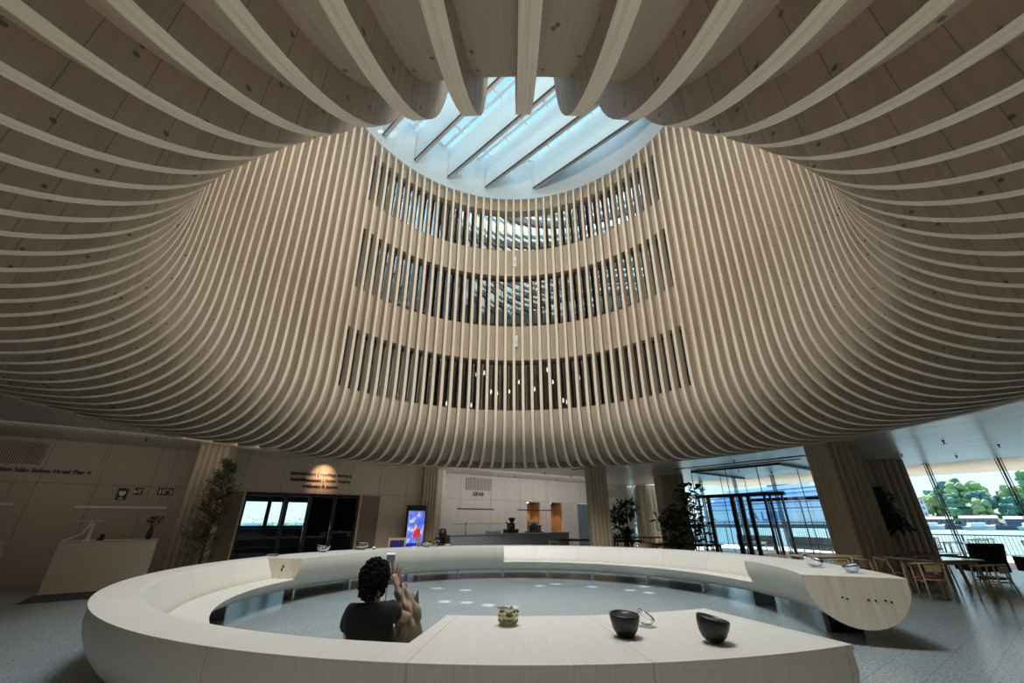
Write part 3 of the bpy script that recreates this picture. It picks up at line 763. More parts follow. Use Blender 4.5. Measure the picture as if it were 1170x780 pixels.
# ------------------------------------------------------------------ reception
def desk(s,label):
    o=thing('reception_desk',label,'desk',P(s,14.78),G)
    m=MB(); m.box(0,1.8,0,.04,.0,1.08); m.box(0,.04,.04,.7,0,1.08); m.box(1.76,1.8,.04,.7,0,1.08); m.build('front_panel',M['deskw'],o)
    m=MB(); m.box(-.0,1.8,0,.75,1.06,1.09); m.build('counter_top',M['deskw'],o)
    return o
M['deskw']=wood('pale desk wood',(.62,.56,.48),(.52,.46,.38),coord='Object',grain=(.6,.6,9),rough=.45)
desk(-2.3,'pale wooden reception desk with lamp and vase, next to the left column')
desk(-5.05,'second pale reception desk at the photo edge under the flowers')
m=MB(); m.box(-2.35,-.2,13.55,14.75,0,.012); tag(m.build('floor_mat',M['mat'],rot=G),'dark mat on the floor in front of the reception desk','mat')
def barlamp(s0,s1,t,z,label,mat='light'):
    o=thing('bar_lamp',label,'lamp',P(s0,t,z),G)
    m=MB(); m.box(0,s1-s0,-.02,.02,-.025,.025); m.build('bar',M[mat],o)
    m=MB(); 
    for x in (.15,s1-s0-.15): m.tube([(x,0,.02),(x,0,CEIL-z-.004)],.003,5)
    m.build('wires',M['darkgrey'],o)
barlamp(-2.35,-.55,15.2,1.86,'thin horizontal bar lamp hanging above the main reception desk')
barlamp(-5.2,-3.42,15.2,1.9,'thin horizontal bar lamp hanging above the second reception desk')
o=thing('desk_lamp','white angular desk lamp leaning on the left of the reception desk','lamp',P(-2.0,15.05,1.09),G)
wm=plain('off white lamp paint',(.62,.60,.56),.5)
m=MB(); m.lathe([(0,0),(.09,0),(.09,.015),(0,.02)],n=20,c=(.12,0,0)); m.build('base',wm,o)
m=MB(); m.beam((-.28,0,.01),(.02,0,.17),.05,.04); m.beam((.0,0,.15),(.1,0,.42),.09,.05); m.beam((.14,0,.01),(.13,0,.40),.08,.05); m.build('arms',wm,o)
m=MB(); m.box(-.32,.30,-.03,.03,.43,.445); m.lathe([(0,.425),(.05,.43),(.05,.45),(0,.455)],n=14,c=(.2,0,0)); m.build('head',wm,o)
def flowers(loc,label,n=16,h=.55,seed=1,dark=(.10,.035,.03)):
    o=thing('flower_vase',label,'vase',loc)
    m=MB(); m.lathe([(0,0),(.05,0),(.07,.08),(.065,.18),(.035,.27),(.045,.30),(.035,.3),(.025,.27),(0,.26)],n=18); m.build('vase',M['black'],o)
    rnd=random.Random(seed); st=MB(); bl=MB(); lf=MB()
    for k in range(n):
        a=rnd.uniform(0,2*PI); sp_=rnd.uniform(.03,.20); hh=rnd.uniform(.42,.42+h*.5)
        p=(sp_*math.cos(a),sp_*math.sin(a),hh); st.tube([(0,0,.27),(p[0]*.5,p[1]*.5,hh*.7),p],.004,5)
        bl.lathe([(0,-.03),(.028,-.01),(.034,.015),(.015,.035),(0,.03)],c=p,n=8)
        q=Vector(p)*.8
        lf.add([q,q+Vector((.06*math.cos(a+1),.06*math.sin(a+1),.02)),q+Vector((.10*math.cos(a+.6),.10*math.sin(a+.6),-.01)),q+Vector((.06*math.cos(a+.2),.06*math.sin(a+.2),.03))],[(0,1,2,3)])
    st.build('stems',M['bark'],o); bl.build('blossoms',plain('dried red blossom',dark,.8),o); lf.build('leaves',M['leaf2'],o,recalc=False)
flowers(P(-.72,15.1,1.09),'dark vase of dried reddish flowers on the reception desk end',14,.3,2)
flowers(P(-3.75,15.0,1.09),'large dried flower bunch with pale tips on the second desk',26,.7,3,(.16,.09,.05))
o=thing('card_terminal','small dark card terminal with paper lying on the reception desk','terminal',P(-1.62,15.0,1.09),G)
m=MB(); m.box(-.07,.05,-.06,.06,0,.05); m.box(-.04,.05,-.02,.04,.05,.14); m.build('body',M['black'],o)
m=MB(); m.box(.09,.26,-.05,.05,0,.02); m.build('paper',plain('cream paper',(.6,.55,.42),.6),o)

# ------------------------------------------------------------------ bar with grey stone counter
ctr=thing('bar_counter','long grey stone bar counter with glass screen in front of pale wall','counter',P(8.3,15.6),G)
m=MB(); m.box(.3,6.9,0,.75,0,.98); m.build('body',M['gstone'],ctr)
m=MB(); m.box(.26,6.94,-.04,.79,.98,1.02); m.build('worktop',M['gstone'],ctr)
m=MB(); m.add([(.3,.0,1.02),(3.0,0,1.02),(3.0,0,1.42),(.3,0,1.42)],[(0,1,2,3)]); m.build('glass_screen',M['glass'],ctr,recalc=False)
m=MB(); m.box(.3,3.,-.006,.006,1.41,1.425); m.build('screen_rail',M['steel'],ctr)
barlamp(9.2,11.1,16.2,2.0,'long bar lamp hanging in front of the pale wall, over the glass screen','darkgrey')
barlamp(12.5,14.6,16.2,2.0,'bar lamp hanging in front of the warm niche, right of the espresso maker','darkgrey')
o=thing('coffee_machine','black espresso grinder and machine on the bar counter','machine',P(11.9,15.95,1.02),G)
m=MB(); m.box(-.3,.3,-.2,.2,0,.16); m.box(-.12,.12,-.15,.15,.16,.42); bevel(m.build('body',M['black'],o),.02)
m=MB(); m.lathe([(.06,.42),(.17,.60),(.17,.63),(0,.64)],n=16,c=(.05,0,0)); m.build('hopper',M['black'],o)
m=MB(); m.tube([(-.3,-.1,.25),(-.15,-.2,.3),(-.05,-.15,.3)],.025,8); m.tube([(-.28,0,.45),(-.12,0,.3)],.03,8); m.build('spout',M['darkgrey'],o)
gl=MB(); gl.lathe([(0,0),(.03,0),(.035,.13),(.032,.13),(.027,.01),(0,.01)],n=12)
gset=thing('drinking_glass','clear drinking glass stacked on the bar behind the glass screen','glass',P(10,15.95,1.02),0,'glasses on the bar')
gl.build('tumbler',plain('pale glass',(.55,.60,.62),.1,0,0),gset)
k=0
for i in range(9):
    for j in range(2):
        loc=P(10.55+.085*i,15.85+.1*j,1.02)
        if k==0: gset.location=loc
        else: dup(gset,loc,group='glasses on the bar')
        k+=1
o=thing('bottle_rack','low black rack with four uprights on the bar counter','rack',P(13.35,15.95,1.02),G)
m=MB(); m.box(-.35,.35,-.1,.1,.27,.31); 
for x in (-.28,-.1,.1,.28): m.box(x-.03,x+.03,-.05,.05,.05,.27)
m.box(-.55,.38,-.12,.12,0,.05); m.build('body',M['black'],o)
o=thing('high_stool','dark padded stool with rounded back at the near end of the bar','stool',P(8.15,15.25),G)
m=MB(); m.box(-.22,.22,-.2,.2,.62,.70); bevel(m.build('seat',M['darkup'],o),.03)
m=MB(); m.lathe([(0,0),(.13,.02),(.16,.2),(.13,.38),(0,.42)],n=16,c=(0,.15,.85)); m.build('backrest',M['black'],o)
for x in (-.18,.18):
    for y in (-.16,.16):
        m=MB(); m.tube([(x,y,0),(x*.8,y*.8,.64)],.015,8); m.build('leg',M['black'],o)
m=MB(); m.tube([(0,.17,.6),(0,.2,.95)],.02); m.build('back_post',M['black'],o)
o=thing('side_cabinet','dark low cabinet between the stool and the grey bar counter','cabinet',P(8.5,15.9),G)
m=MB(); m.box(-.25,.1,-.3,.3,0,.92); m.build('body',plain('dark brown cabinet',(.05,.04,.035),.5),o)
for i,(s,z) in enumerate(((9.0,1.02),(9.15,1.02))):
    m=MB(); m.lathe([(0,0),(.05,0),(.05,.03),(.012,.05),(.012,.36),(.05,.37),(.05,.42),(0,.43)],n=14)
    if i==0: tag(m.build('beer_tap',M['darkgrey'],loc=P(9.6,16.1,1.02)),'small dark tap standing behind the glass screen of the bar','tap')

# ------------------------------------------------------------------ dining furniture
def chair(label,loc,rz,seatmat='leather',framemat='oak',group=None):
    o=thing('dining_chair',label,'chair',loc,rz,group)
    m=MB(); m.lathe([(0,.43),(.20,.43),(.225,.445),(.225,.465),(.19,.48),(0,.485)],n=24); m.v=[(x*1.05,y,z) for x,y,z in m.v]; m.build('seat',M[seatmat],o)
    for x in (-1,1):
        m=MB(); m.tube([(x*.23,-.21,0),(x*.215,-.19,.45),(x*.235,-.14,.66)],[.014,.018,.014],8); m.build('leg',M[framemat],o)
        m=MB(); m.tube([(x*.22,.24,0),(x*.19,.19,.43),(x*.20,.20,.70)],[.014,.018,.014],8); m.build('leg',M[framemat],o)
    m=MB(); pts=[(.255*math.cos(a),.02+.24*math.sin(a) if math.sin(a)>0 else .02,.68+.03*math.sin(a)) for a in [R(180-180*k/16) for k in range(17)]]
    pts=[(-.25,-.17,.66)]+pts+[(.25,-.17,.66)]
    m.tube(pts,.017,8); m.build('arm_rail',M[framemat],o)
    m=MB(); m.box(-.14,.14,.225,.25,.55,.68); bevel(m.build('backrest',M[framemat],o),.01)
    m=MB(); m.tube([(-.215,-.19,.40),(.215,-.19,.40)],.011,6); m.tube([(-.2,.2,.40),(.2,.2,.40)],.011,6)
    for x in (-1,1): m.tube([(x*.21,-.19,.36),(x*.195,.2,.36)],.011,6)
    m.build('stretcher',M[framemat],o)
    return o
def table(label,loc,rz,w,d,h=.74,top='oak',legs='oak',name='dining_table',group=None):
    o=thing(name,label,'table',loc,rz,group)
    m=MB(); m.box(-w/2,w/2,-d/2,d/2,h-.03,h); bevel(m.build('tabletop',M[top],o),.01)
    for x in (-1,1):
        for y in (-1,1):
            m=MB(); m.beam((x*(w/2-.08),y*(d/2-.08),0),(x*(w/2-.12),y*(d/2-.12),h-.03),.055); m.build('leg',M[legs],o)
    m=MB(); m.box(-w/2+.12,w/2-.12,-d/2+.1,-d/2+.13,h-.1,h-.03); m.box(-w/2+.12,w/2-.12,d/2-.13,d/2-.1,h-.1,h-.03); m.build('apron',M[legs],o)
    return o
M['gloss']=plain('dark glossy tabletop',(.33,.29,.25),.1,0,0,1)
table('glossy wooden dining table reflecting the windows, nearest the camera at right',(9.9,10.45,0),.12,1.35,.9,top='gloss')
table('dark glossy table right behind the front one by the glass wall',(11.1,12.1,0),.12,1.5,.8,top='gloss')
chair('oak armchair with red brown seat, left chair on the near side of the front table',(9.05,9.85,0),2.75)
chair('oak armchair with red brown seat, right chair on the near side of the front table',(10.05,9.55,0),3.4)
chair('oak chair tucked in at the far left of the front table',(9.35,11.15,0),.2)
chair('oak chair on the far side of the front table, by the second table',(10.45,11.2,0),-.1)
chair('oak chair with red seat beside the broad column foot',(8.55,11.15,0),1.4)
table('small oak dining table at the foot of the broad timber column',(7.9,11.35,0),0.05,1.5,.7)
chair('dark framed chair at the left end of the column foot table',(7.15,11.95,0),.9,framemat='oak')
chair('oak chair in front of the broad column, half hidden by the bench end',(7.7,10.75,0),3.0)
def armchair(label,loc,rz):
    o=thing('lounge_chair',label,'armchair',loc,rz)
    m=MB(); m.box(-.38,.38,-.36,.36,.22,.42); bevel(m.build('seat',M['darkup'],o),.04)
    m=MB(); m.add([(-.4,.28,.35),(.4,.28,.35),(.42,.46,.95),(-.42,.46,.95),(-.4,.40,.35),(.4,.40,.35),(.42,.56,.95),(-.42,.56,.95)],[(0,1,2,3),(5,4,7,6),(0,4,5,1),(3,2,6,7),(0,3,7,4),(1,5,6,2)]); bevel(m.build('backrest',M['darkup'],o),.03)
    for x in (-1,1):
        m=MB(); m.box(x*.40-.04,x*.40+.04,-.34,.38,.22,.60); bevel(m.build('arm',M['darkup'],o),.02)
    for x in (-1,1):
        for y in (-1,1):
            m=MB(); m.tube([(x*.34,y*.30,0),(x*.32,y*.28,.24)],.018,8); m.build('leg',M['black'],o)
armchair('dark upholstered lounge chair by the glass wall, left of two facing the water',(13.6,13.1,0),2.9)
armchair('dark upholstered lounge chair at the photo edge, right of two by the glass',(15.0,12.7,0),2.9)
armchair('black upholstered chair at the foot of the hanging plant column',(10.8,13.5,0),.4)
table('low dark side table between the lounge chairs by the glass wall',(14.3,11.6,0),.1,1.6,.6,.42,top='gloss',legs='black',name='low_table')
# red benches / tables around the far potted tree
M['redwood']=plain('red brown stained wood',(.19,.045,.03),.25)
def lbench(label,x,y,rz,w,h=.47,d=.42):
    o=thing('long_bench',label,'bench',(x,y,0),rz)
    m=MB(); m.box(-w/2,w/2,-d/2,d/2,h-.09,h); bevel(m.build('seat',M['redwood'],o),.02)
    for s_ in (-1,1):
        for q in (-1,1):
            m=MB(); m.beam((s_*(w/2-.15),q*(d/2-.05),0),(s_*(w/2-.18),q*(d/2-.07),h-.08),.04); m.build('leg',M['oak'],o)
def ltable(label,x,y,rz,w,h=.73,d=.7):
    table(label,(x,y,0),rz,w,d,h,top='redwood',legs='redwood',name='long_table')
ltable('red brown long table left of the middle timber column',3.15,21.5,.05,2.3)
ltable('red brown long table between the middle column and the tree',5.35,20.4,.0,1.3)
ltable('red brown long table in front of the sunlit column',7.2,24.6,.15,3.2)
ltable('red brown long table, left one at the foot of the dark column',6.1,17.3,-.05,1.25,.74)
ltable('red brown long table, right one at the foot of the dark column',7.35,17.0,-.08,1.3,.74)
lbench('red brown bench in front of the far bar end table',3.0,20.6,.05,2.0)
lbench('red brown bench between the tree pot and the pale chairs',5.2,18.8,.0,1.3)
chair('small oak chair at the right end of the bar counter',(1.9,19.6,0),1.2,seatmat='oak')
chair('oak chair with pale seat standing before the potted tree',(5.15,17.4,0),2.6,seatmat='white')
chair('pale wooden chair between the tree and the red tables',(5.95,19.3,0),2.9,seatmat='white')

# ------------------------------------------------------------------ plants
def leafy(m,p,d,l,w,rnd,droop=.3,seg=2):
    d=Vector(d).normalized(); up=Vector((0,0,1)); x=d.cross(up)
    if x.length<.05: x=Vector((1,0,0))
    x.normalize(); x=(x+Vector((rnd.uniform(-.5,.5),)*3)*.6).normalized(); nrm=x.cross(d)
    a=Vector(p); b=a+d*l*.35+Vector((0,0,.02)); c=a+d*l*.7-Vector((0,0,droop*l*.15)); e=a+d*l-Vector((0,0,droop*l*.5))
    m.add([a,b-x*w/2,b+x*w/2,c-x*w*.42,c+x*w*.42,e],[(0,1,2),(1,3,4,2),(3,5,4)],sm=True)
def fig(label,loc,h,nleaf,ll,seed,spread=.55,z0=.5,trunks=3,mat='leaf',blobs=None):
    rnd=random.Random(seed); o=thing('potted_plant',label,'plant',loc)
    m=MB(); m.lathe([(0,0),(.20,0),(.26,.38),(.24,.38),(.22,.33),(0,.33)],n=20); m.build('pot',M['pot'],o)
    tr=MB(); fo=MB()
    ends=[]
    for k in range(trunks):
        a=2*PI*k/trunks+rnd.uniform(0,1); q=[Vector((.05*math.cos(a),.05*math.sin(a),.3))]
        for j in range(5): q.append(q[-1]+Vector((rnd.uniform(-.07,.07)+.05*math.cos(a),rnd.uniform(-.07,.07)+.05*math.sin(a),(h*rnd.uniform(.85,1)-.3)/5)))
        tr.tube(q,[.03,.025,.022,.018,.014,.008],7); ends.append(q)
    tr.build('trunk',M['bark'],o)
    for k in range(nleaf):
        if blobs:
            bx,bz,br=rnd.choice(blobs); a=rnd.uniform(0,2*PI); e=rnd.uniform(-1,1); rr_=br*rnd.uniform(.3,1)
            p=Vector((bx+rr_*math.cos(a)*math.sqrt(1-e*e),rr_*math.sin(a)*math.sqrt(1-e*e),bz+rr_*e)); d=(p-Vector((bx,0,bz)))+Vector((0,0,rnd.uniform(-.1,.15)))
        else:
            q=rnd.choice(ends); t=rnd.uniform(0,1); zz=z0+(h-z0)*t
            j=min(4,int(max(0,(zz-.3)/(h-.3))*5)); p=q[j].lerp(q[j+1],rnd.random())
            a=rnd.uniform(0,2*PI); r_=rnd.uniform(.05,spread*(1-.5*t)); p=Vector((p.x+r_*math.cos(a),p.y+r_*math.sin(a),max(zz,z0)))
            d=Vector((math.cos(a),math.sin(a),rnd.uniform(-.2,.9)))
        l=ll*rnd.uniform(.7,1.2); leafy(fo,p,d,l,l*.55,rnd)
    fo.build('foliage',M[mat],o,recalc=False); return o
fig('round crowned indoor tree with glossy leaves near the sunlit column',(4.95,19.2,0),2.35,520,.22,11,blobs=[(.0,1.95,.42),(.35,2.05,.38),(-.3,1.75,.28),(-.15,1.15,.38),(.15,.9,.3)])
fig('large dark fig plant with big leaves left of the glass vestibule',(6.75,16.2,0),2.75,330,.32,12,spread=.6,z0=.55)
fig('dark bushy plant low between the dark column and the fig',(6.1,16.6,0),1.9,300,.28,13,spread=.55,z0=.5)
# hanging plant on the dark column
o=thing('hanging_plant','dark leafy plant hanging high on the dark column by the glass','plant',(12.55,14.6,1.2))
rnd=random.Random(4); fo=MB()
for k in range(430):
    bx,bz,br=rnd.choice([(0,1.1,.42),(.1,.75,.45),(.05,.35,.42),(.45,.25,.3),(-.15,1.25,.3)]); a=rnd.uniform(0,2*PI); e=rnd.uniform(-1,1); q=br*rnd.uniform(.2,1)
    p=Vector((bx+q*math.cos(a)*math.sqrt(1-e*e),q*math.sin(a)*.7,bz+q*e)); leafy(fo,p,(math.cos(a),math.sin(a),rnd.uniform(-.7,.3)),.25,.13,rnd,.8)
fo.build('foliage',M['leaf'],o,recalc=False)
m=MB(); m.lathe([(0,0),(.14,0),(.18,.22),(0,.22)],n=16,c=(0,0,.55)); m.tube([(0,0,.7),(0,0,2.47)],.006,5); m.build('hanging_pot',M['pot'],o)
# bushy conifer in front of the left column
o=thing('potted_conifer','tall bushy dark green conifer in front of the left timber column','plant',(-8.3,11.95,0))
rnd=random.Random(9)
m=MB(); m.lathe([(0,0),(.28,0),(.34,.45),(.31,.45),(.29,.4),(0,.4)],n=20); m.build('pot',M['pot'],o)
m=MB(); m.tube([(0,0,.35),(.02,0,1.5),(0,0,3.15)],[.04,.025,.006],7)
fo=MB()
for k in range(170):
    z=.45+2.65*rnd.random()**.85; f_=(z-.45)/2.7; rad=(.62*(1-f_)**.55+.05)*rnd.uniform(.55,1.1); a=rnd.uniform(0,2*PI)
    tip=Vector((rad*math.cos(a),rad*math.sin(a),z+rad*.55)); base=Vector((0,0,z)); m.tube([base,base.lerp(tip,.5)+Vector((0,0,.02)),tip],[.008,.005,.003],4)
    for j in range(26):
        t=rnd.uniform(.25,1.05); p=base.lerp(tip,t)+Vector([rnd.uniform(-.07,.07) for _ in range(3)])
        d=Vector((math.cos(a)+rnd.uniform(-1,1),math.sin(a)+rnd.uniform(-1,1),rnd.uniform(-.2,1)))
        leafy(fo,p,d,.075,.028,rnd,.2)
m.build('branches',M['bark'],o); fo.build('foliage',M['leaf2'],o,recalc=False)

# ------------------------------------------------------------------ outside: terrace furniture, water, far shore, ship
def osofa(label,s,t,rz,w=1.9):
    o=thing('outdoor_sofa',label,'sofa',P(s,t),rz)
    m=MB(); m.box(-w/2,w/2,-.4,.4,.15,.4); bevel(m.build('seat',plain('grey outdoor fabric',(.25,.26,.30),.8),o),.04)
    m=MB(); m.box(-w/2,w/2,.28,.42,.4,.75); bevel(m.build('backrest',plain('grey outdoor back',(.22,.23,.27),.8),o),.04)
    for i,x in enumerate((-.55,0,.55)):
        m=MB(); m.box(x-.22,x+.22,.1,.28,.42,.72); bevel(m.build('cushion',plain('outdoor cushion %d'%i,((.45,.22,.15),(.35,.36,.42),(.5,.28,.2))[i],.8),o),.06)
    for x in (-1,1):
        for y in (-1,1):
            m=MB(); m.box(x*(w/2-.1)-.03,x*(w/2-.1)+.03,y*.33-.03,y*.33+.03,0,.16); m.build('leg',M['black'],o)
osofa('grey outdoor sofa with cushions seen through the vestibule doors',26.4,8.9,G+1.2,2.3)
osofa('grey outdoor sofa behind the left vestibule post',27.2,12.2,G+1.9,1.9)
osofa('grey outdoor sofa on the terrace near the vestibule corner',27.2,6.3,G+2.2,1.5)
def otable(label,s,t,w=1.2,h=.72):
    table(label,P(s,t),G,w,.7,h,top='white',legs='steel',name='outdoor_table')
otable('white outdoor table behind the left vestibule door',25.8,11.6,1.3,.45)
otable('white outdoor table behind the glass beyond the front dining table',26.,3.7,1.4)
otable('white outdoor table on the terrace past the broad column',26.5,5.2,1.0)
otable('white outdoor table at the photo edge beyond the lounge chairs',26.,.9,1.4)
ochs=[(25.6,4.4,1.0),(26.6,4.5,-2),(25.3,2.9,2),(26.8,2.9,-1.2),(25.2,1.5,1),(26.9,.2,.5),(26.2,6.1,2.6),(25.6,5.6,.4)]
oc=None
olab=['pale wicker terrace chair directly behind the hanging plant column','pale wicker terrace chair by the railing past the first mullion','pale wicker terrace chair just inside of the first white outdoor table','pale wicker terrace chair by the railing behind the front dining table','pale wicker terrace chair outside behind the dark lounge chair','pale wicker terrace chair by the railing near the photo edge','pale wicker terrace chair by the railing left of the broad column','pale wicker terrace chair close to the glass left of the broad column']
for i,(s,t,r_) in enumerate(ochs):
    o=thing('terrace_chair',olab[i],'chair',P(s,t),r_,None)
    wk=M.get('wicker') or plain('pale wicker',(.55,.42,.35),.8); M['wicker']=wk
    m=MB(); m.box(-.25,.25,-.24,.24,.4,.45); bevel(m.build('seat',wk,o),.02)
    m=MB()
    for k in range(9):
        a=R(20*k+10); m.tube([(.27*math.cos(a),.24*math.sin(a),.45),(.30*math.cos(a),.28*math.sin(a),.84)],.012,5)
    m.tube([(.30*math.cos(R(180*k/12)),.28*math.sin(R(180*k/12)),.84) for k in range(13)],.02,6); m.build('backrest',wk,o)
    for x in (-1,1):
        for y in (-1,1):
            m=MB(); m.tube([(x*.22,y*.2,0),(x*.2,y*.18,.42)],.014,6); m.build('leg',M['black'],o)
o=thing('notice_stand','grey information board standing by the railing outside','board',P(29.9,.75),G+PI/2)
m=MB(); m.box(-.9,.9,-.02,.02,.75,1.4); m.build('board',plain('grey board',(.10,.11,.13),.5),o)
m=MB(); m.box(-.7,-.2,-.03,-.02,1.22,1.3); m.box(.2,.6,-.03,-.02,1.1,1.25); m.build('marks',M['white'],o)
m=MB(); m.box(-.75,-.7,-.02,.02,0,.8); m.box(.7,.75,-.02,.02,0,.8); m.build('posts',M['darkgrey'],o)

WZ=-3.0
m_,nt,b=newmat('sea water'); b.inputs['Base Color'].default_value=(.05,.2,.3,1); b.inputs['Roughness'].default_value=.5; b.inputs['Specular IOR Level'].default_value=.06
nz=N(nt,'ShaderNodeTexNoise'); nz.inputs['Scale'].default_value=.5; nz.inputs['Detail'].default_value=6; tc=N(nt,'ShaderNodeTexCoord'); mp=N(nt,'ShaderNodeMapping'); mp.inputs['Scale'].default_value=(1,.35,1); L(nt,tc.outputs['Object'],mp.inputs[0]); L(nt,mp.outputs[0],nz.inputs['Vector'])
bp=N(nt,'ShaderNodeBump'); bp.inputs['Strength'].default_value=.5; bp.inputs['Distance'].default_value=.6; L(nt,nz.outputs[0],bp.inputs['Height']); L(nt,bp.outputs[0],b.inputs['Normal'])
cc=mixc(nt,nz.outputs[0],(.015,.085,.125),(.05,.155,.205)); L(nt,cc,b.inputs['Base Color'])
m=MB(); m.box(31,1200,-900,900,WZ-.3,WZ); struct(m.build('sea',m_,rot=G))
# quay on the far shore
def far(az,d,z=0): return (d*math.sin(R(az)),d*math.cos(R(az)),z)
FD=330
shore=thing('quay_wall','long low grey quay with warehouses across the water','quay',(0,0,0))
m=MB()
for k in range(-12,70):
    a0,a1=k*1.0+5,k*1.0+6.02
    v=[far(a0,FD,WZ-1),far(a1,FD,WZ-1),far(a1,FD,WZ+2.2),far(a0,FD,WZ+2.2),far(a0,FD+18,WZ+2.2),far(a1,FD+18,WZ+2.2)]
    m.add(v,[(0,1,2,3),(3,2,5,4)])
m.build('wall',plain('quay stone',(.07,.10,.14),.9),shore,recalc=False)
rnd=random.Random(21)
for i in range(9):
    a=41+i*3.1; w_=rnd.uniform(12,20); h_=rnd.uniform(2.2,3.6)
    o=thing('warehouse',['low blue grey shed on the far quay, first from the ship','low blue grey shed on the far quay, second from the ship','long grey shed on the far quay behind the first mullion','long grey shed on the far quay under the tree crowns','low pale shed in the middle of the far quay','low grey shed on the far quay behind the lounge chairs','flat grey shed on the far quay past the last mullion','flat grey shed on the far quay by the photo edge','grey shed on the far quay beyond the photo edge'][i],'shed',far(a,FD+10,WZ+2.2),-R(a))
    m=MB(); m.box(-w_/2,w_/2,-3,3,0,h_); m.build('walls',plain('shed wall %d'%i,(.10+.03*(i%3),.135+.03*(i%3),.19+.03*(i%2)),.8),o)
    m=MB(); m.add([(-w_/2-.3,-3.3,h_),(w_/2+.3,-3.3,h_),(w_/2+.3,0,h_+1.3),(-w_/2-.3,0,h_+1.3),(w_/2+.3,3.3,h_),(-w_/2-.3,3.3,h_)],[(0,1,2,3),(3,2,4,5)]); m.build('roof',plain('shed roof %d'%i,(.13,.16,.21),.7),o,recalc=False)
    m=MB()
    for k in range(int(w_/2.2)): x=-w_/2+1+2.2*k; m.box(x,x+1.1,-3.05,-3,1,2.4)
    m.build('windows',plain('shed window %d'%i,(.06,.09,.16),.4),o)
bt=thing('motor_boat','small white boat moored at the far quay','boat',far(53,FD-8,WZ+.2),0.3,'boats at the far quay')
m=MB()
hull=[(-7,0,1.6),(-6.5,1.8,1.5),(0,2.2,1.6),(6,1.2,2),(8,0,2.4),(6,-1.2,2),(0,-2.2,1.6),(-6.5,-1.8,1.5)]
low=[(x*.86,y*.6,-.2) for x,y,z in hull]
m.add(hull+low,[tuple(range(8)),tuple(range(15,7,-1))]+[(i,(i+1)%8,(i+1)%8+8,i+8) for i in range(8)]); m.build('hull',M['white'],bt)
m=MB(); m.box(-4,3,-1.2,1.2,1.6,3.2); bevel(m.build('cabin',M['white'],bt),.3)
for a in (44,47,50.2,56,58.5): dup(bt,far(a,FD-8,WZ+.2),rz=rnd.uniform(-.8,.1),group='boats at the far quay')
# wooded hill
hl=MB(); nn=60
def hillh(a):
    return 4+9.5*math.exp(-((a-46.6)/1.7)**2)+10.5*math.exp(-((a-52)/2.4)**2)+9*math.exp(-((a-60)/5)**2)
rows=[]
for k in range(nn+1):
    a=36+34*k/nn; h_=hillh(a)
    rows.append([far(a,FD+22,WZ+2),far(a,FD+40,WZ+2+h_*.6),far(a,FD+75,WZ+2+h_*.95),far(a,FD+120,WZ+2+h_)])
vs=[p for r_ in rows for p in r_]
hl.add(vs,[(i*4+j,i*4+j+1,(i+1)*4+j+1,(i+1)*4+j) for i in range(nn) for j in range(3)],sm=True)
struct(hl.build('hill',plain('hill ground',(.07,.13,.09),.95),recalc=False))
def crown_mesh(seed,mat):
    bm=bmesh.new(); rnd=random.Random(seed)
    for _ in range(34):
        a_=rnd.uniform(0,2*PI); z_=rnd.uniform(1.8,8); w_=2.9*math.sin(PI*min(1,max(.12,(z_-.6)/8.6)))**.7; c=Vector((w_*math.cos(a_)*rnd.uniform(.3,1),w_*math.sin(a_)*rnd.uniform(.3,1),z_)); r_=rnd.uniform(.7,1.5)
        g_=bmesh.ops.create_icosphere(bm,subdivisions=2,radius=r_)
        for v in g_['verts']:
            f_=1+rnd.uniform(-.22,.22); v.co=v.co*f_+c
    me=bpy.data.meshes.new('crown'); bm.to_mesh(me); bm.free(); me.materials.append(mat); return me
TM=[plain('tree green blue',(.11,.25,.20),.9),plain('tree green',(.15,.30,.16),.9),plain('tree yellow green',(.27,.38,.17),.9),plain('tree dark green',(.07,.18,.17),.9)]
CM=[crown_mesh(i,TM[i%4]) for i in range(8)]
tk=MB(); tk.tube([(0,0,-1),(0,0,3.5)],[.45,.25],6); tko=tk.build('trunk',M['bark']); tkm=tko.data; bpy.data.objects.remove(tko)
kinds=['blue green bushy tree on the wooded hill across the water','mid green bushy tree on the wooded hill across the water','yellow green bushy tree on the wooded hill across the water','dark green bushy tree on the wooded hill across the water']
rnd=random.Random(33)
nt_=0
for row,(dd,hf) in enumerate(((24,.1),(34,.5),(48,.75),(64,.9),(84,1.),(110,1.02))):
    k=0
    a=38.5+rnd.uniform(0,.6)
    while a<65:
        if (a>43 or row<4) and not (row<3 and 42.3<a<44.6):
            h_=hillh(a); ci=rnd.randrange(8); sc_=rnd.uniform(1.15,1.9)*(1.0 if row>0 else .8)
            loc=far(a,FD+dd+rnd.uniform(-5,5),WZ+1.6+h_*hf)
            t=thing('hill_tree',kinds[ci%4],'tree',loc,rnd.uniform(0,6),'trees on the far hill')
            c=bpy.data.objects.new('crown',CM[ci]); col.objects.link(c); c.parent=t
            q=bpy.data.objects.new('trunk',tkm); col.objects.link(q); q.parent=t
            t.scale=(sc_,sc_,sc_*rnd.uniform(.8,1.1)); nt_+=1
        a+=rnd.uniform(1.3,2.1)
